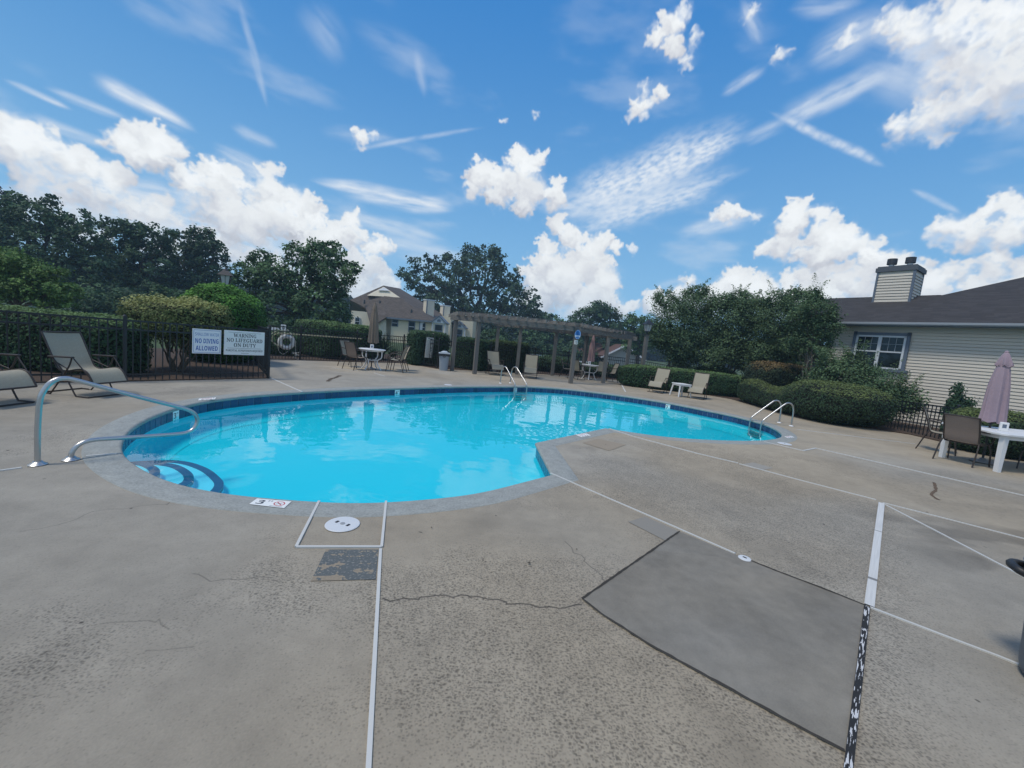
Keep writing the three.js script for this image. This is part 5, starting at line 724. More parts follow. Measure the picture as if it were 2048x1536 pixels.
// ---------------------------------------------------------------- lamps
function lampHead(parent, y) {
  const s = parent, glass = mat([0.50, 0.52, 0.52], 0.25);
  const fr = (r0, r1, h, yy) => new THREE.CylinderGeometry(r1, r0, h, 4, 1).rotateY(PI / 4).translate(0, yy + h / 2, 0);
  const hd = part(s, 'lantern', [fr(0.10, 0.10, 0.05, y), fr(0.05, 0.05, 0.10, y - 0.08)], M.darkmetal);
  part(hd, 'glass', toCreasedNormals(fr(0.125, 0.195, 0.30, y + 0.05), 0.4), glass);
  const bars = []; for (let k = 0; k < 4; k++) { const a = k * PI / 2 + PI / 4; bars.push(rod([0.128 * Math.cos(a), y + 0.05, 0.128 * Math.sin(a)], [0.20 * Math.cos(a), y + 0.35, 0.20 * Math.sin(a)], 0.010)); const b = k * PI / 2; bars.push(rod([0.092 * Math.cos(b), y + 0.05, 0.092 * Math.sin(b)], [0.143 * Math.cos(b), y + 0.35, 0.143 * Math.sin(b)], 0.006)); } part(hd, 'cage', bars, M.darkmetal);
  part(hd, 'cap', [toCreasedNormals(fr(0.30, 0.12, 0.15, y + 0.35), 0.4), fr(0.12, 0.04, 0.08, y + 0.50), new THREE.SphereGeometry(0.025, 8, 6).translate(0, y + 0.60, 0)], M.darkmetal);
}
{
  const a = thing('lamp_post', 'black lantern on a square timber post behind the low hedge', 'lamp post', ...[6.097, 1.234, -19.3]); a.position.y = 0; a.rotation.y = 0.2; part(a, 'post', [bx(0.15, 2.42, 0.05, 0, 1.21, 0.05), bx(0.15, 2.42, 0.05, 0, 1.21, -0.05), bx(0.12, 2.40, 0.06, 0, 1.20, 0)], M.wood); part(a, 'collar', bx(0.24, 0.03, 0.24, 0, 2.435, 0), M.darkmetal); lampHead(a, 2.55);
  const b = thing('lamp_post', 'black lantern rising behind the bright green round shrub', 'lamp post', ...[-9.777, 0.248, -13.6]); b.position.y = 0; b.rotation.y = 0.5; part(b, 'post', bx(0.13, 2.3, 0.13, 0, 1.15, 0), M.wood); lampHead(b, 2.36);
}
// ---------------------------------------------------------------- lids in the deck
function lid(label, x, z, r, turn, slots) { const t = thing('skimmer_lid', label, 'skimmer lid', x, 0.003, z, turn); part(t, 'cover', lathe([[0.001, 0.009], [r - 0.006, 0.009], [r, 0.004], [r, 0], [0.001, 0]], 40), mat([0.62, 0.64, 0.65], 0.5)); const dk = mat([0.03, 0.03, 0.035], 0.7); if (slots === 2) { for (const s of [-1, 1]) part(t, 'slot', bx(0.018, 0.003, 0.030, s * r * 0.42, 0.0105, 0), dk); part(t, 'centre_plug', cyl(0.018, 0.018, 0.003, 0, 0.0085, 0), mat([0.30, 0.31, 0.32], 0.5)); } else part(t, 'slot', bx(0.012, 0.003, 0.028, 0, 0.0105, 0), dk); }
lid('round white skimmer lid inside the white square at the near pool edge', -1.168, -2.918, 0.124, -0.35, 2);
lid('small white cleanout cap in the joint of the repaired slab', 1.938, -3.015, 0.046, 0.6, 1);
lid('white skimmer lid on the deck beside the right end of the pool', 5.558, -8.009, 0.125, 0.3, 1);
lid('white skimmer lid on the deck at the far pool edge left of the ladder', -1.921, -12.147, 0.12, 0.2, 1);
// ---------------------------------------------------------------- parked cars beyond the fence
function car(label, x, z, turn, col, suv = 1) {
  const t = thing('parked_car', label, 'car', x, -1.395, z, turn, 'cars parked beyond the fence'); const h = suv ? 1.62 : 1.42, paint = new THREE.MeshPhysicalMaterial({ color: lin(...col), roughness: 0.35, metalness: 0.2, clearcoat: 1, clearcoatRoughness: 0.05 }), glass = mat([0.012, 0.016, 0.018], 0.05);
  const body = extr([[-2.2, 0.35], [-2.25, 0.75], [-2.1, 0.98], [2.0, 0.90], [2.25, 0.70], [2.25, 0.35], [1.75, 0.32], [1.55, 0.55], [1.2, 0.55], [1.0, 0.30], [-1.0, 0.30], [-1.2, 0.55], [-1.55, 0.55], [-1.75, 0.32]], 1.66, 0.06).translate(0, 0, -0.83); part(t, 'body', body, paint);
  const cab = extr(suv ? [[-2.1, 0.98], [-1.85, h - 0.05], [-1.6, h], [0.35, h], [0.6, h - 0.05], [1.25, 0.95]] : [[-1.7, 0.96], [-1.0, h - 0.03], [-0.8, h], [0.3, h], [0.5, h - 0.03], [1.3, 0.93]], 1.36, 0.05).translate(0, 0, -0.68); part(t, 'cabin', cab, paint);
  for (const s of [-1, 1]) { part(t, 'side_window', extr(suv ? [[-1.85, 1.06], [-1.68, h - 0.14], [0.35, h - 0.14], [0.95, 1.06]] : [[-1.35, 1.02], [-0.85, h - 0.12], [0.3, h - 0.12], [0.95, 1.02]], 0.02).translate(0, 0, s > 0 ? 0.735 : -0.755), glass); }
  part(t, 'windscreen', quad([1.30, 1.0, 0.62], [1.30, 1.0, -0.62], [0.72, h - 0.10, -0.58], [0.72, h - 0.10, 0.58]), glass); part(t, 'rear_window', quad([suv ? -2.19 : -1.72, 1.06, -0.6], [suv ? -2.19 : -1.72, 1.06, 0.6], [suv ? -1.97 : -1.12, h - 0.12, 0.56], [suv ? -1.97 : -1.12, h - 0.12, -0.56]), glass);
  for (const q of [-1.37, 1.37]) for (const s of [-1, 1]) { const w = part(t, 'wheel', new THREE.TorusGeometry(0.26, 0.085, 10, 24).translate(q, 0.34, s * 0.76), mat([0.02, 0.02, 0.02], 0.8)); part(w, 'rim', cyl(0.2, 0.2, 0.1, 0, -0.05, 0, 16).rotateX(PI / 2).translate(q, 0.34, s * 0.76), mat([0.4, 0.41, 0.42], 0.3, { metalness: 0.8 })); }
  for (const s of [-1, 1]) { part(t, 'headlight', rbx(0.06, 0.14, 0.34, 0.02, 2.27, 0.72, s * 0.62), mat([0.7, 0.72, 0.74], 0.1)); part(t, 'tail_light', rbx(0.06, 0.26, 0.18, 0.02, -2.27, 0.80, s * 0.74), mat([0.35, 0.02, 0.02], 0.3)); }
  return t;
}
car('white suv seen through the fence between the middle pergola posts', 4.6, -44, 1.9, [0.62, 0.63, 0.64]);
car('silver car seen through the fence just left of the blue sign post', 7.6, -46, 1.75, [0.45, 0.47, 0.49], 0);
car('pale grey suv seen through the fence left of the white suv', 2.4, -47, 1.8, [0.34, 0.36, 0.38]);
car('white car half hidden behind the left fence corner beyond the life ring', -16.6, -24, 0, [0.6, 0.62, 0.64], 0).position.y = -0.05;

// ---------------------------------------------------------------- foliage
function leavesGeo() { return { pos: [], nor: [], col: [] }; }
function addLeaf(L, x, y, z, nx, ny, nz, s, c, r) {          // a folded leaf: two triangles
  let ax = r() - 0.5, ay = r() - 0.5, az = r() - 0.5; let ux = ay * nz - az * ny, uy = az * nx - ax * nz, uz = ax * ny - ay * nx; const ul = Math.hypot(ux, uy, uz) || 1; ux /= ul; uy /= ul; uz /= ul;
  const vx = ny * uz - nz * uy, vy = nz * ux - nx * uz, vz = nx * uy - ny * ux, a = s * (0.75 + 0.5 * r()), b = a * 0.34, f = a * 0.12;
  const p0 = [x - ux * a * 0.5, y - uy * a * 0.5, z - uz * a * 0.5], p2 = [x + ux * a * 0.5, y + uy * a * 0.5, z + uz * a * 0.5], p1 = [x + vx * b + nx * f, y + vy * b + ny * f, z + vz * b + nz * f], p3 = [x - vx * b + nx * f, y - vy * b + ny * f, z - vz * b + nz * f];
  L.pos.push(...p0, ...p2, ...p1, ...p0, ...p3, ...p2); for (let k = 0; k < 6; k++) { L.nor.push(nx, ny, nz); L.col.push(c[0], c[1], c[2]); }
}
function leafMesh(parent, name, L, m = M.leaf) { const g = new THREE.BufferGeometry(); g.setAttribute('position', new THREE.Float32BufferAttribute(L.pos, 3)); g.setAttribute('normal', new THREE.Float32BufferAttribute(L.nor, 3)); g.setAttribute('color', new THREE.Float32BufferAttribute(L.col, 3)); const o = new THREE.Mesh(g, m); o.name = name; o.castShadow = o.receiveShadow = true; parent.add(o); return o; }
const unit = (r) => { const y = 2 * r() - 1, a = 2 * PI * r(), s = Math.sqrt(1 - y * y); return [s * Math.cos(a), y, s * Math.sin(a)]; };
const gauss = (r) => (r() + r() + r() + r() - 2) * 0.9;
// a tree: blobs [x, y, z, radius] filled with leaf clumps; a trunk and limbs that reach into them
function tree(label, group, bx0, bz0, blobs, o) {
  const { leaf = 0.3, dens = 46, pal, seed = 1, trunk = 0.25, squash = 0.85, clump = 0.22, base = 0, name = 'tree', shell = 0.5, stems = 1, cat = 'tree', limbEnd = 0.6 } = o, r = rng(seed * 977 + 5), t = thing(name, label, cat, bx0, base, bz0, 0, group), L = leavesGeo();
  for (const [x, y, z, R] of blobs) {
    const lf = leaf * 0.8, per = 26, n = Math.round(1.1 * dens * R * R / (lf * lf) / per), cs = Math.max(R * clump, leaf * 1.2);
    for (let k = 0; k < n; k++) {
      const d = unit(r), q = shell + (1 - shell) * Math.cbrt(r()), lump = 1 + 0.28 * n3(d[0] * 1.9 + seed * 3, d[1] * 1.9 + x, d[2] * 1.9), rr = R * q * lump, cx = x + d[0] * rr, cy = y + d[1] * rr * squash, cz = z + d[2] * rr, tone = 0.72 + 0.56 * r(), pm = r(), cc = cs * (0.6 + 0.7 * r());
      const m = Math.round(per * (0.6 + 0.8 * r()));
      for (let i = 0; i < m; i++) {
        const gx = gauss(r) * cc, gy = gauss(r) * cc * 0.62, gz = gauss(r) * cc; let nx = d[0] * 0.5 + (r() - 0.5) * 1.3, ny = 0.55 + (r() - 0.5) * 1.1, nz = d[2] * 0.5 + (r() - 0.5) * 1.3; const l = Math.hypot(nx, ny, nz) || 1;
        const v = tone * (0.85 + 0.3 * r()), a = pal[0], b = pal[1];
        addLeaf(L, cx + gx - bx0, cy + gy - base, cz + gz - bz0, nx / l, ny / l, nz / l, lf, [lerp(a[0], b[0], pm) * v, lerp(a[1], b[1], pm) * v, lerp(a[2], b[2], pm) * v], r);
      }
    }
  }
  for (let k = 0; k < (o.sprigs ?? 0); k++) { const b = blobs[Math.floor(r() * blobs.length)], a = r() * 2 * PI, e = b[3] * (0.5 + 0.4 * r()), l = (o.sprigL ?? 1.0) * (0.5 + 0.7 * r()), sx = b[0] + Math.cos(a) * e * 0.8, sz = b[2] + Math.sin(a) * e * 0.8, sy = b[1] + b[3] * squash * 0.6, lx = Math.cos(a) * 0.45 + (r() - 0.5) * 0.4, lz = Math.sin(a) * 0.45, lfs = leaf * 0.75, nn = Math.round(150 * l), tone = 0.8 + 0.5 * r(); for (let i = 0; i < nn; i++) { const q = i / nn, w = 0.26 * l * (1 - q) + 0.04, nx = (r() - 0.5) * 1.4, nz = (r() - 0.5) * 1.4, v = tone * (0.85 + 0.3 * r()), c = pal[1]; addLeaf(L, sx + lx * l * q * q + gauss(r) * w - bx0, sy + l * q + gauss(r) * w * 0.5 - base, sz + lz * l * q * q + gauss(r) * w - bz0, nx / 1.6, 0.75, nz / 1.6, lfs, [c[0] * v, c[1] * v, c[2] * v], r); } }
  const W = []; let cxm = 0, cym = 0, czm = 0, wsum = 0; for (const b of blobs) { const w = b[3] ** 2; cxm += b[0] * w; cym += b[1] * w; czm += b[2] * w; wsum += w; } cxm = cxm / wsum - bx0; cym = cym / wsum - base; czm = czm / wsum - bz0;
  for (let s = 0; s < stems; s++) {
    const a = s / stems * 2 * PI + r(), off = stems > 1 ? trunk * 3 : 0, p0 = [Math.cos(a) * off * 0.6, 0, Math.sin(a) * off * 0.6], fork = [cxm * 0.5 + Math.cos(a) * off * 2, cym * 0.48, czm * 0.5 + Math.sin(a) * off * 2];
    W.push(limb(p0, fork, trunk, trunk * 0.68, r));
    for (const b of blobs) { if (stems > 1 && r() > 2.2 / stems) continue; const e = [lerp(fork[0], b[0] - bx0, limbEnd + 0.3), lerp(fork[1], b[1] - base, limbEnd + 0.25), lerp(fork[2], b[2] - bz0, limbEnd + 0.3)]; W.push(limb(fork, e, trunk * 0.5, trunk * 0.10, r)); for (let k = 0; k < 2; k++) { const d = unit(r), m = [lerp(fork[0], e[0], 0.6), lerp(fork[1], e[1], 0.6), lerp(fork[2], e[2], 0.6)]; W.push(limb(m, [e[0] + d[0] * b[3] * 0.7, e[1] + Math.abs(d[1]) * b[3] * 0.6, e[2] + d[2] * b[3] * 0.7], trunk * 0.22, trunk * 0.05, r)); } }
  }
  part(t, 'trunk', W, o.bark ?? M.bark); leafMesh(t, 'crown', L, o.mat); return t;
}
function limb(a, b, r0, r1, r) {                              // a bent, tapering limb
  const n = 5, l = Math.hypot(b[0] - a[0], b[1] - a[1], b[2] - a[2]), pts = []; for (let i = 0; i <= n; i++) { const t = i / n, w = Math.sin(t * PI) * l * 0.07; pts.push(new THREE.Vector3(lerp(a[0], b[0], t) + (r() - 0.5) * w * 2, lerp(a[1], b[1], t) + (r() - 0.3) * w, lerp(a[2], b[2], t) + (r() - 0.5) * w * 2)); }
  const c = new THREE.CatmullRomCurve3(pts), g = new THREE.TubeGeometry(c, 8, 1, 7, false), p = g.attributes.position, v = new THREE.Vector3(); for (let j = 0; j <= 8; j++) { const q = c.getPointAt(j / 8), rr = lerp(r0, r1, Math.pow(j / 8, 0.8)); for (let i = 0; i <= 7; i++) { const k = j * 8 + i; v.fromBufferAttribute(p, k).sub(q).multiplyScalar(rr).add(q); p.setXYZ(k, v.x, v.y, v.z); } } g.computeVertexNormals(); return g;
}
// a clipped shrub: a soft body (sum of superquadrics) hidden under a skin of small leaves
function bodyGeo(w, h, d, e, seed, amp = 0.05, dip) {
  const g = new THREE.SphereGeometry(1, 64, 40), p = g.attributes.position, pw = (v) => Math.sign(v) * Math.pow(Math.abs(v), e);
  for (let i = 0; i < p.count; i++) { const X = p.getX(i), Y = p.getY(i), Z = p.getZ(i), k = 1 + amp * 1.6 * fbm3(X * 1.6 + seed, Y * 1.6, Z * 1.6, 3); let x = pw(X) * w / 2 * k, y = pw(Y) * h / 2 * k + h / 2, z = pw(Z) * d / 2 * k; if (dip) y *= dip(x, z); p.setXYZ(i, x, Math.max(0.0, y), z); }
  g.computeVertexNormals(); return g;
}
const coreMats = new Map(); const coreMat = (c) => { const k = c.join(); if (!coreMats.has(k)) coreMats.set(k, mat(c, 1)); return coreMats.get(k); };
function shrub(name, label, cat, geo, x, z, turn, n, leaf, pal, seed, o = {}) {
  const t = thing(name, label, cat, x, o.y ?? 0, z, turn, o.group), r = rng(seed * 131 + 7), L = leavesGeo(), m = new THREE.Mesh(geo), s = new MeshSurfaceSampler(m); s.randomFunction = r; s.build(); const P = new THREE.Vector3(), N = new THREE.Vector3();
  for (let k = 0; k < n; k++) {
    s.sample(P, N); if (P.y < (o.from ?? 0.02)) continue; const h = (r() - 0.35) * (o.depth ?? 0.09), lump = (o.lump ?? 0.05) * fbm3(P.x * 2.2 + seed, P.y * 2.2, P.z * 2.2, 2), nx = N.x + (r() - 0.5) * 1.3, ny = N.y + 0.25 + (r() - 0.5) * 1.2, nz = N.z + (r() - 0.5) * 1.3, l = Math.hypot(nx, ny, nz) || 1;
    const young = sstep(0.25, 0.95, N.y + 0.5 * n3(P.x * 3 + seed, P.y * 3, P.z * 3)) * (o.young ?? 1), v = 0.7 + 0.6 * r(), a = pal[0], b = pal[1];
    addLeaf(L, P.x + N.x * (h + lump), P.y + N.y * (h + lump), P.z + N.z * (h + lump), nx / l, ny / l, nz / l, leaf, [lerp(a[0], b[0], young) * v, lerp(a[1], b[1], young) * v, lerp(a[2], b[2], young) * v], r);
  }
  const q = geo.clone(), cs = o.coreScale ?? 0.955; q.scale(cs, cs + 0.01, cs); part(t, 'dark_core', q, coreMat(o.core ?? [0.012, 0.016, 0.009])); leafMesh(t, 'foliage', L, o.mat); return t;  // solid core under the leaves; the shade inside is put into its dark colour
}
// palettes: grown leaf, young leaf
const PAL = { dark: [[0.043, 0.090, 0.047], [0.083, 0.152, 0.066]], oak: [[0.040, 0.078, 0.047], [0.070, 0.130, 0.063]], mid: [[0.054, 0.117, 0.051], [0.109, 0.196, 0.078]], light: [[0.078, 0.156, 0.043], [0.166, 0.274, 0.074]], hedge: [[0.043, 0.097, 0.043], [0.136, 0.226, 0.078]], yellow: [[0.117, 0.156, 0.054], [0.371, 0.391, 0.147]], bright: [[0.050, 0.139, 0.029], [0.131, 0.310, 0.050]], olive: [[0.043, 0.083, 0.040], [0.147, 0.196, 0.063]], bronze: [[0.043, 0.070, 0.040], [0.234, 0.166, 0.070]], myrtle: [[0.066, 0.122, 0.059], [0.147, 0.226, 0.109]] };

// shrubs and hedges on the right
shrub('hedge', 'long low clipped hedge behind the two lounge chairs and the white side table', 'hedge', bodyGeo(5.6, 0.98, 1.5, 0.42, 3, 0.05), 7.75, -18.55, -0.10, 15000, 0.075, PAL.hedge, 3);
shrub('hedge', 'big rounded clipped hedge behind the right pool ladder', 'hedge', bodyGeo(2.6, 1.20, 5.7, 0.56, 5, 0.05, (x, z) => { const t = (x + 10.2) / (14.15 - z); return (1 - 0.36 * Math.exp(-(((t - 0.655) / 0.045) ** 2))) * lerp(0.86, 1, sstep(0.62, 0.68, t)); }), 10.2, -14.15, -0.05, 30000, 0.055, PAL.olive, 5);
shrub('shrub', 'flat topped bronze tipped shrub above the big rounded hedge', 'shrub', bodyGeo(2.75, 1.12, 1.6, 0.5, 7, 0.08), 11.3, -17.3, 0.25, 12000, 0.065, PAL.bronze, 7, { y: 0.50, lump: 0.12, depth: 0.14 });
shrub('shrub', 'clipped mound of hedge behind the mauve umbrella and rectangular table', 'shrub', bodyGeo(1.75, 0.98, 1.4, 0.62, 9, 0.05), 11.42, -9.5, 0.3, 11000, 0.05, PAL.olive, 9);
shrub('shrub', 'dark round shrub filling the end of the low hedge beside the right lounge chair', 'shrub', bodyGeo(1.9, 0.85, 1.4, 0.6, 11, 0.08), 9.4, -18.4, 0.1, 6000, 0.07, PAL.dark, 11);
shrub('shrub', 'bright green low shrub behind the fence above the low hedge', 'shrub', bodyGeo(2.4, 1.2, 1.6, 0.8, 12, 0.08), ...[10.861, 1.044, -22].filter((v, i) => i !== 1), 0.1, 5000, 0.09, PAL.light, 12);
// shrubs and hedges on the left
shrub('hedge', 'dark clipped hedge behind the left fence and the lounge chairs', 'hedge', bodyGeo(3.4, 1.14, 1.2, 0.32, 13, 0.04), -9.55, -8.2, 0.12, 17000, 0.055, PAL.hedge, 13);
shrub('hedge', 'clipped hedge behind the life ring and the round table', 'hedge', bodyGeo(3.1, 1.52, 1.3, 0.36, 15, 0.05), -8.55, -17.9, -0.62, 11000, 0.08, PAL.hedge, 15);
shrub('hedge', 'clipped hedge behind the reaching pole beside the tan umbrella', 'hedge', bodyGeo(1.8, 1.50, 1.2, 0.36, 16, 0.05), -7.3, -19.0, -0.45, 8000, 0.08, PAL.hedge, 16);
shrub('hedge', 'square clipped hedge block behind the white board of pool rules', 'hedge', bodyGeo(1.75, 1.52, 0.9, 0.25, 17, 0.04), -4.02, -18.75, 0.62, 9000, 0.075, PAL.dark, 17);
shrub('hedge', 'square clipped hedge block behind the grey bin under the pergola', 'hedge', bodyGeo(1.6, 1.42, 0.9, 0.25, 18, 0.04), -2.05, -19.05, -0.45, 8000, 0.075, PAL.dark, 18);
shrub('hedge', 'square clipped hedge block behind the left lounge chair under the pergola', 'hedge', bodyGeo(2.0, 1.45, 1.0, 0.25, 19, 0.04), -0.35, -20.3, -0.45, 9000, 0.075, [[0.020, 0.044, 0.022], [0.075, 0.125, 0.03]], 19);
shrub('shrub', 'low round shrub behind the fence below the life ring', 'shrub', bodyGeo(1.5, 0.95, 1.2, 0.8, 21, 0.08), -9.6, -16.6, 0, 4000, 0.08, PAL.mid, 21);
shrub('shrub', 'low dark shrub behind the fence right of the second pergola post row', 'shrub', bodyGeo(3.2, 0.85, 1.3, 0.7, 22, 0.1), 2.2, -22.6, 0.15, 6000, 0.08, PAL.dark, 22);
shrub('shrub', 'low shrub behind the fence under the right end of the pergola', 'shrub', bodyGeo(3.0, 0.7, 1.2, 0.7, 23, 0.1), 5.2, -23.0, 0, 5000, 0.08, PAL.dark, 23);
{ // bright round shrub and the pale pruned one with bare stems
  shrub('round_shrub', 'bright green ball shaped shrub behind the warning signs', 'shrub', bodyGeo(2.15, 2.24, 2.1, 0.88, 25, 0.09), -8.93, -12.3, 0.2, 22000, 0.075, PAL.bright, 25, { lump: 0.10, depth: 0.16, young: 0.9 });
  const p = shrub('pruned_shrub', 'yellow green pruned shrub with bare stems behind the fence left of the signs', 'shrub', bodyGeo(2.0, 0.80, 1.35, 0.55, 27, 0.13), -7.98, -9.55, -0.35, 17000, 0.055, PAL.yellow, 27, { y: 0.80, lump: 0.18, depth: 0.24, core: [0.03, 0.034, 0.018] });
  const r = rng(44), W = []; for (let k = 0; k < 13; k++) { const a = r() * 2 * PI, q = 0.25 + 0.75 * r(); W.push(limb([Math.cos(a) * 0.10, -0.84, Math.sin(a) * 0.10], [Math.cos(a) * q * 1.0, 0.10 + 0.25 * r(), Math.sin(a) * q * 0.62], 0.026, 0.010, r)); W.push(limb([Math.cos(a) * q * 0.5, -0.35, Math.sin(a) * q * 0.32], [Math.cos(a + 0.5) * q, 0.1, Math.sin(a + 0.5) * q * 0.6], 0.013, 0.006, r)); }
  part(p, 'stem', W, mat([0.20, 0.17, 0.13], 0.9));
}
{ // spiky plants
  const spiky = (label, x, y, z, h, n, pal, seed, spread = 0.6, nm = 'spiky_plant') => { const t = thing(nm, label, 'plant', x, y, z), r = rng(seed), L = leavesGeo(); for (let k = 0; k < n; k++) { const a = r() * 2 * PI, e = (0.15 + 0.85 * r()) * spread, l = h * (0.6 + 0.5 * r()), px = Math.cos(a), pz = Math.sin(a), w = 0.018 + 0.012 * r(), c = pal[k & 1].map((v) => v * (0.7 + 0.6 * r())); let o0 = [0.05 * px, 0, 0.05 * pz]; for (let s = 0; s < 3; s++) { const q = (s + 1) / 3, o1 = [px * l * Math.sin(e * q * 1.2) * q, l * q * Math.cos(e * q * 0.9), pz * l * Math.sin(e * q * 1.2) * q], w0 = w * (1 - s / 3), w1 = w * (1 - q) + 0.001; L.pos.push(o0[0] - pz * w0, o0[1], o0[2] + px * w0, o0[0] + pz * w0, o0[1], o0[2] - px * w0, o1[0] + pz * w1, o1[1], o1[2] - px * w1, o0[0] - pz * w0, o0[1], o0[2] + px * w0, o1[0] + pz * w1, o1[1], o1[2] - px * w1, o1[0] - pz * w1, o1[1], o1[2] + px * w1); for (let i = 0; i < 6; i++) { L.nor.push(px * 0.4, 0.8, pz * 0.4); L.col.push(...c); } o0 = o1; } } leafMesh(t, 'foliage', L); };
  spiky('dark spiky leaved plant behind the fence beside the tan umbrella', ...[-6.405, 0.169, -19.6].map((v, i) => (i === 1 ? 0 : v)), 1.35, 240, PAL.dark, 61, 1.0); spiky('grey green spiky plant behind the fence right of the round table', ...[-5.952, 0.133, -19.8].map((v, i) => (i === 1 ? 0 : v)), 0.75, 160, PAL.mid, 62, 1.0);
}
// trees: a feathery bush before the window, crape myrtles, a young conifer
tree('feathery arching shrub growing in front of the house window', null, 11.9, -13.7, [[11.231, 1.314, -13.8, 0.852], [10.817, 0.958, -14.3, 0.741], [11.749, 1.237, -13.4, 0.794], [12.281, 0.847, -13, 0.642], [11.058, 0.498, -13.4, 0.827], [12.028, 0.903, -13, 0.546], [12.507, 0.771, -12.8, 0.316], [11.289, 1.916, -13.8, 0.375], [10.731, 1.626, -14, 0.38]], { name: 'tall_shrub', sprigs: 60, sprigL: 0.55, leaf: 0.085, dens: 34, pal: PAL.myrtle, seed: 71, trunk: 0.035, clump: 0.34, squash: 0.85, stems: 5, shell: 0.35, cat: 'shrub' });
{ const g = new THREE.ConeGeometry(0.12, 1.0, 24, 16).translate(0, 0.5, 0); shrub('young_conifer', 'small pointed dark conifer against the beige siding', 'conifer', g, 12.25, -11.2, 0, 2400, 0.07, PAL.dark, 73, { y: 0.62, lump: 0.16, depth: 0.2, young: 0.3, coreScale: 0.6 }); const g2 = new THREE.ConeGeometry(0.10, 0.55, 16, 10).translate(0, 0.31, 0); shrub('young_conifer', 'smaller side shoot right of the pointed dark conifer by the siding', 'conifer', g2, 12.50, -11.1, 0, 900, 0.065, PAL.dark, 74, { y: 0.66, lump: 0.2, depth: 0.22, young: 0.3, coreScale: 0.5 }); }
const MY = { name: 'crape_myrtle', sprigs: 18, sprigL: 0.55, leaf: 0.115, dens: 36, pal: PAL.myrtle, trunk: 0.06, clump: 0.36, stems: 5, shell: 0.3, bark: mat([0.16, 0.135, 0.11], 0.9) };
tree('crape myrtle at the left end of the green row, beside the lamp post', null, 8.6, -22.5, [[8.206, 3.472, -22, 1.141], [7.663, 4.477, -22, 0.598], [9.284, 4.373, -22, 0.978], [9.321, 5.034, -22, 0.462], [8.793, 2.192, -22, 1.086], [10.007, 3.117, -22, 1.141], [7.652, 2.616, -22, 0.76], [9.308, 1.433, -22, 0.815]], { ...MY, seed: 81 });
tree('crape myrtle in the middle of the green row behind the low hedge', null, 11.5, -22.0, [[10.738, 3.696, -21.5, 1.168], [10.343, 4.561, -21.5, 0.637], [11.69, 4.307, -21.5, 1.009], [11.332, 4.915, -21.5, 0.478], [11.197, 2.435, -21.5, 1.168], [12.454, 2.822, -21.5, 1.168], [12.213, 4.068, -21, 0.881], [10.27, 1.703, -21, 0.778], [12.074, 1.754, -21, 0.778]], { ...MY, seed: 83 });
tree('crape myrtle behind the bronze tipped shrub, right of the middle one', null, 13.3, -20.4, [[12.504, 3.78, -19.8, 1.076], [12.228, 4.703, -19.8, 0.587], [13.331, 4.575, -19.8, 0.831], [12.904, 4.958, -19.8, 0.391], [12.942, 2.623, -19.8, 1.076], [13.772, 3.427, -19.8, 0.978], [12.145, 2.301, -19.8, 0.733], [13.358, 1.83, -19.5, 0.722]], { ...MY, leaf: 0.105, seed: 85 });
tree('crape myrtle hiding the left corner of the beige house', null, 11.4, -15.6, [[10.995, 3.732, -15.4, 0.608], [10.825, 4.267, -15.4, 0.304], [11.332, 3.209, -15.4, 0.57], [11.142, 2.668, -15.6, 0.578], [11.398, 2.317, -15.4, 0.456], [11.366, 3.516, -15.2, 0.3], [10.909, 3.422, -16, 0.514], [11.115, 2.469, -16.4, 0.405]], { ...MY, leaf: 0.09, trunk: 0.045, seed: 87 });
// trees behind the pergola
tree('huge dark spreading oak behind the cream condo house', null, ...[-6.284, 4.683, -72].filter((v, i) => i !== 1), [[-7.293, 12.874, -70, 4.321], [-12.209, 10.732, -70, 3.63], [-16.34, 9.074, -70, 2.938], [-19.035, 10.898, -70, 1.556], [-20.23, 10.948, -70, 1.037], [-17.047, 12.753, -70, 1.901], [-13.29, 13.532, -70, 2.074], [-9.157, 14.759, -70, 2.247], [-5.406, 15.371, -70, 2.074], [-2.587, 12.503, -70, 2.593], [-2.686, 9.155, -70, 3.457], [-7.614, 6.988, -70, 3.975], [-12.713, 6.486, -70, 3.457], [-17.468, 7.031, -70, 2.247], [0.854, 7.731, -69, 3.067], [-1.407, 5.006, -69, 3.407], [2.744, 5.363, -68, 2.015], [-6.367, 3.677, -69, 3.748], [-11.582, 3.202, -70, 3.457]], { name: 'oak_tree', leaf: 0.62, dens: 26, pal: PAL.oak, trunk: 0.75, clump: 0.24, seed: 91, shell: 0.42, squash: 0.8 });
tree('dark rounded tree behind the right half of the pergola', null, ...[12.743, 2.222, -66].filter((v, i) => i !== 1), [[12.263, 6.197, -66, 2.933], [10.358, 5.208, -66, 2.444], [14.707, 6.038, -66, 2.281], [9.295, 3.898, -66, 2.119], [16.156, 4.175, -66, 1.956], [12.646, 3.021, -66, 3.259], [12.888, 7.694, -66, 1.63], [9.928, 1.942, -66, 2.444], [15.896, 1.725, -66, 2.119]], { leaf: 0.5, dens: 40, pal: PAL.dark, trunk: 0.45, seed: 93, shell: 0.4, squash: 0.9 });
tree('mid green tree between the oak and the rounded tree', null, ...[7.522, 1.637, -74].filter((v, i) => i !== 1), [[6.695, 4.992, -74, 2.558], [4.782, 5.881, -74, 1.827], [8.752, 4.475, -74, 2.01], [6.619, 1.547, -74, 3.106], [9.429, 0.917, -74, 2.375], [4.264, 2.221, -74, 2.558]], { leaf: 0.5, dens: 40, pal: PAL.mid, trunk: 0.35, seed: 95 });
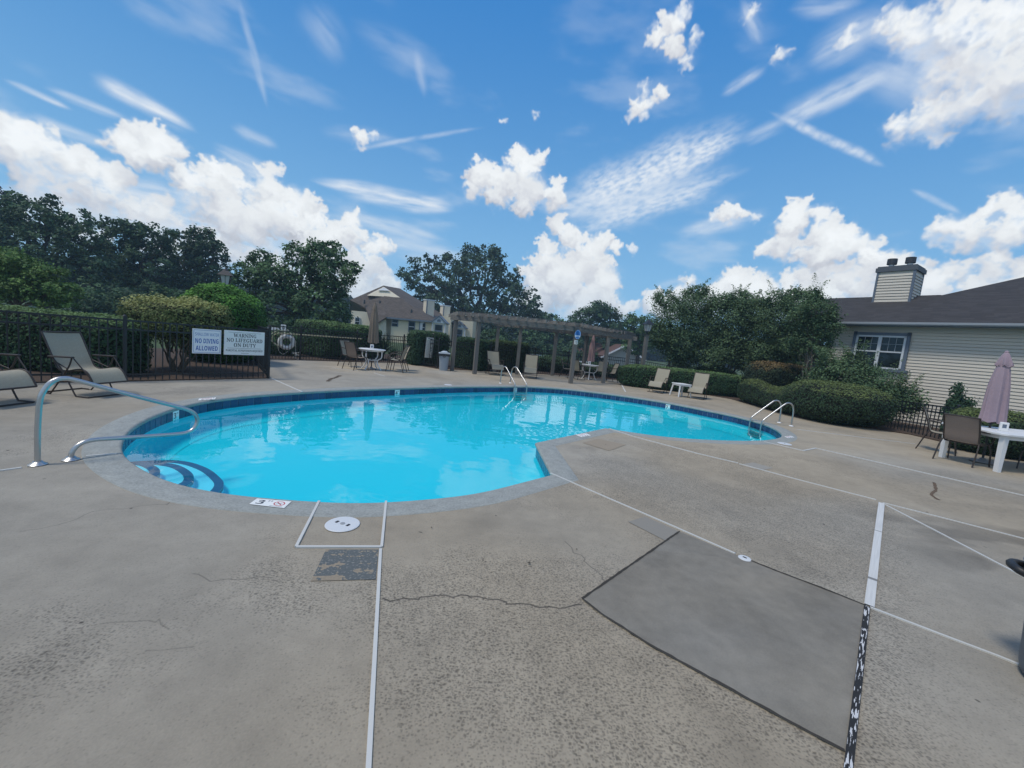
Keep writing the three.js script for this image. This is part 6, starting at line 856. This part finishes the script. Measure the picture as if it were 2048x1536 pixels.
tree('pale green tree right of the rounded tree, behind the lamp post', null, ...[14.483, 1.954, -48].filter((v, i) => i !== 1), [[13.964, 4.541, -48, 1.422], [13.097, 5.328, -48, 0.83], [15.087, 4.944, -48, 1.185], [14.814, 2.576, -48, 1.541], [13.473, 2.443, -48, 1.067], [16.193, 3.3, -48, 1.185]], { leaf: 0.36, dens: 36, pal: PAL.mid, trunk: 0.25, seed: 97 });
for (const [lb, x, y, k, z, sd] of [['dark tree behind the pergola between the condo house and the middle posts', -2.52, 0.89, 1.85, -44.0, 101], ['dark tree behind the parked cars and the pergola', 1.79, 1.25, 2.31, -52.0, 103], ['dark tree behind the closed pink umbrella', 8.79, 0.77, 2.22, -60.0, 105]]) { tree(lb, null, x, z, [[x, y, z, k], [x - k * 0.9, y - k * 0.4, z, k * 0.8], [x + k * 0.9, y - k * 0.5, z, k * 0.8], [x, y - k * 0.9, z + 1, k * 0.9]], { leaf: 0.42, dens: 42, pal: PAL.dark, trunk: 0.3, seed: sd }); }
// trees on the left
tree('broad dark tree rising behind the life ring and the green ball shrub', null, ...[-15.186, -0.256, -30].filter((v, i) => i !== 1), [[-14.748, 5.954, -30, 1.407], [-16.215, 6.166, -30, 0.963], [-13.958, 4.783, -30, 1.63], [-16.136, 4.391, -30, 1.778], [-18.144, 4.195, -30, 1.704], [-19.806, 4.57, -30, 1.259], [-18.931, 5.725, -30, 0.815], [-20.317, 3.262, -30, 1.333], [-12.523, 5.28, -30, 0.741], [-13.47, 3.861, -30, 0.963], [-14.346, 2.717, -29.5, 1.748], [-17.22, 2.077, -29.5, 1.675], [-13.158, 2.19, -29.5, 1.02], [-19.387, 1.684, -29.5, 1.457], [-15.145, 6.623, -30, 0.741], [-13.879, 6.746, -30, 0.815], [-12.108, 5.677, -30, 0.444]], { leaf: 0.27, dens: 30, pal: PAL.mid, trunk: 0.32, clump: 0.25, seed: 111, shell: 0.4 });
tree('dark tall tree behind the lantern on the left', null, ...[-31.462, 1.483, -40].filter((v, i) => i !== 1), [[-31.33, 7.723, -40, 1.58], [-30.331, 6.401, -40, 1.778], [-32.026, 5.761, -40, 1.975], [-33.749, 7.016, -40, 1.778], [-29.314, 4.593, -40, 1.481], [-31.496, 3.418, -40, 2.173], [-33.715, 4.163, -40, 2.173], [-31.11, 8.918, -40, 0.79], [-28.533, 2.743, -40, 1.284], [-29.876, 7.863, -40, 0.79]], { leaf: 0.36, dens: 30, pal: PAL.oak, trunk: 0.4, seed: 113, shell: 0.42 });
tree('dark broad tree between the tall tree and the left group', null, ...[-35.037, 0.9, -37].filter((v, i) => i !== 1), [[-35.043, 7.539, -37, 1.553], [-33.468, 6.821, -37, 1.644], [-36.388, 7.843, -37, 1.188], [-36.169, 5.684, -37, 2.01], [-33.457, 4.627, -37, 2.101], [-35.721, 3.075, -37, 2.101], [-31.652, 2.032, -36, 1.778], [-32.129, 7.821, -37, 0.914], [-37.3, 5.135, -37, 1.553]], { leaf: 0.34, dens: 34, pal: PAL.dark, trunk: 0.4, seed: 115, shell: 0.45 });
tree('massive dark tree at the left, its top high above the hedge', null, ...[-38.181, 1.087, -33].filter((v, i) => i !== 1), [[-38.047, 7.39, -33, 1.63], [-39.834, 7.796, -33, 1.385], [-36.047, 7.583, -33, 1.222], [-40.698, 5.585, -33, 1.874], [-37.484, 5.506, -33, 2.119], [-35.07, 5.74, -33, 1.63], [-34.283, 3.856, -33, 1.467], [-36.725, 2.826, -33, 2.2], [-39.56, 2.946, -33, 2.2], [-41.855, 7.024, -33, 1.63], [-40.606, 8.679, -33, 0.652], [-37.817, 8.87, -33, 0.57], [-43.583, 3.739, -33, 2.444], [-44.233, 7.565, -33, 2.037], [-32.866, 1.896, -32, 1.422]], { leaf: 0.31, dens: 32, pal: PAL.dark, trunk: 0.45, seed: 117, shell: 0.45 });
tree('purple tinged tree top cut by the left edge of the photo', null, ...[-58.741, 0.829, -45].filter((v, i) => i !== 1), [[-57.64, 11.592, -45, 1.222], [-59.225, 9.876, -45, 2.778], [-61, 6.538, -45, 3.333]], { leaf: 0.4, dens: 36, pal: [[0.030, 0.032, 0.036], [0.04, 0.036, 0.045]], trunk: 0.4, seed: 119 });
tree('drooping light green ornamental tree at the left behind the hedge', null, ...[-18.398, 0.476, -15].filter((v, i) => i !== 1), [[-18.341, 2.482, -15, 0.667], [-17.426, 2.301, -15, 0.556], [-18.889, 2.607, -15, 0.741], [-16.792, 1.731, -15, 0.519], [-17.808, 1.722, -15, 0.704], [-18.55, 1.65, -15, 0.667], [-16.52, 1.358, -15, 0.333], [-17.262, 1.321, -15, 0.481], [-19.824, 2.157, -15, 0.926], [-19.487, 1.285, -15, 0.741]], { name: 'ornamental_tree', leaf: 0.13, dens: 30, pal: PAL.light, trunk: 0.10, clump: 0.30, squash: 0.55, seed: 121, shell: 0.4 });
for (const [lb, x, y, k, z, sd] of [['low dark tree behind the green ball shrub', -22.54, 1.60, 1.28, -26.0, 131], ['low dark tree behind the left hedge', -29.11, 1.13, 1.24, -28.0, 133], ['low dark tree behind the yellow green shrub', -28.78, 1.71, 1.11, -30.0, 137], ['dark shrubby tree behind the hedge and the life ring', -15.71, 0.71, 0.87, -27.0, 135]]) { tree(lb, null, x, z, [[x, y, z, k], [x - k * 0.9, y - k * 0.3, z, k * 0.8], [x + k * 0.9, y - k * 0.3, z, k * 0.8]], { leaf: 0.25, dens: 42, pal: PAL.dark, trunk: 0.16, seed: sd }); }
// a far wood that closes the view
{
  const L = leavesGeo(), r = rng(303); for (let k = 0; k < 150; k++) { const az = (-78 + 156 * k / 150 + (r() - 0.5)) * RAD, d = 118 + 22 * r(), x = Math.sin(az) * d, z = -Math.cos(az) * d, h = (7 + 3.5 * r()) * (Math.abs(az) < 0.3 ? 0.8 : 1), R = 5 + 2.5 * r(); for (let i = 0; i < 620; i++) { const u = unit(r), q = 0.7 + 0.3 * r(); let nx = u[0] + (r() - 0.5), ny = 0.6 + r() - 0.5, nz = u[2] + (r() - 0.5), l = Math.hypot(nx, ny, nz); const v = 0.7 + 0.6 * r(); addLeaf(L, x + u[0] * R * q, Math.max(0.2, h * 0.45 + u[1] * h * 0.55 * q), z + u[2] * R * q, nx / l, ny / l, nz / l, 1.5, [0.028 * v, 0.052 * v, 0.030 * v], r); } }
  const o = leafMesh(scene, 'far_woods', L); tag(o, 'far belt of dark trees along the horizon', 'woods', null, 'stuff');
}
// fallen leaves on the deck and grass tufts
{
  const L = leavesGeo(), r = rng(71); for (let k = 0; k < 26; k++) { const x = -5 + 12 * r(), z = -8 + 6.5 * r(); if (inside([x, z], offsetPath(poolPath, 0.3))) continue; addLeaf(L, x, 0.010, z, 0.05, 0.99, 0.05, 0.016 + 0.012 * r(), [0.06, 0.045, 0.03], r); }
  tag(leafMesh(scene, 'fallen_leaves', L), 'small brown leaves scattered over the deck', 'leaves', null, 'stuff');
}
scene.fog = new THREE.FogExp2(new THREE.Color().setRGB(0.55, 0.80, 1.0), 0.0013);
renderer.render(scene, camera);
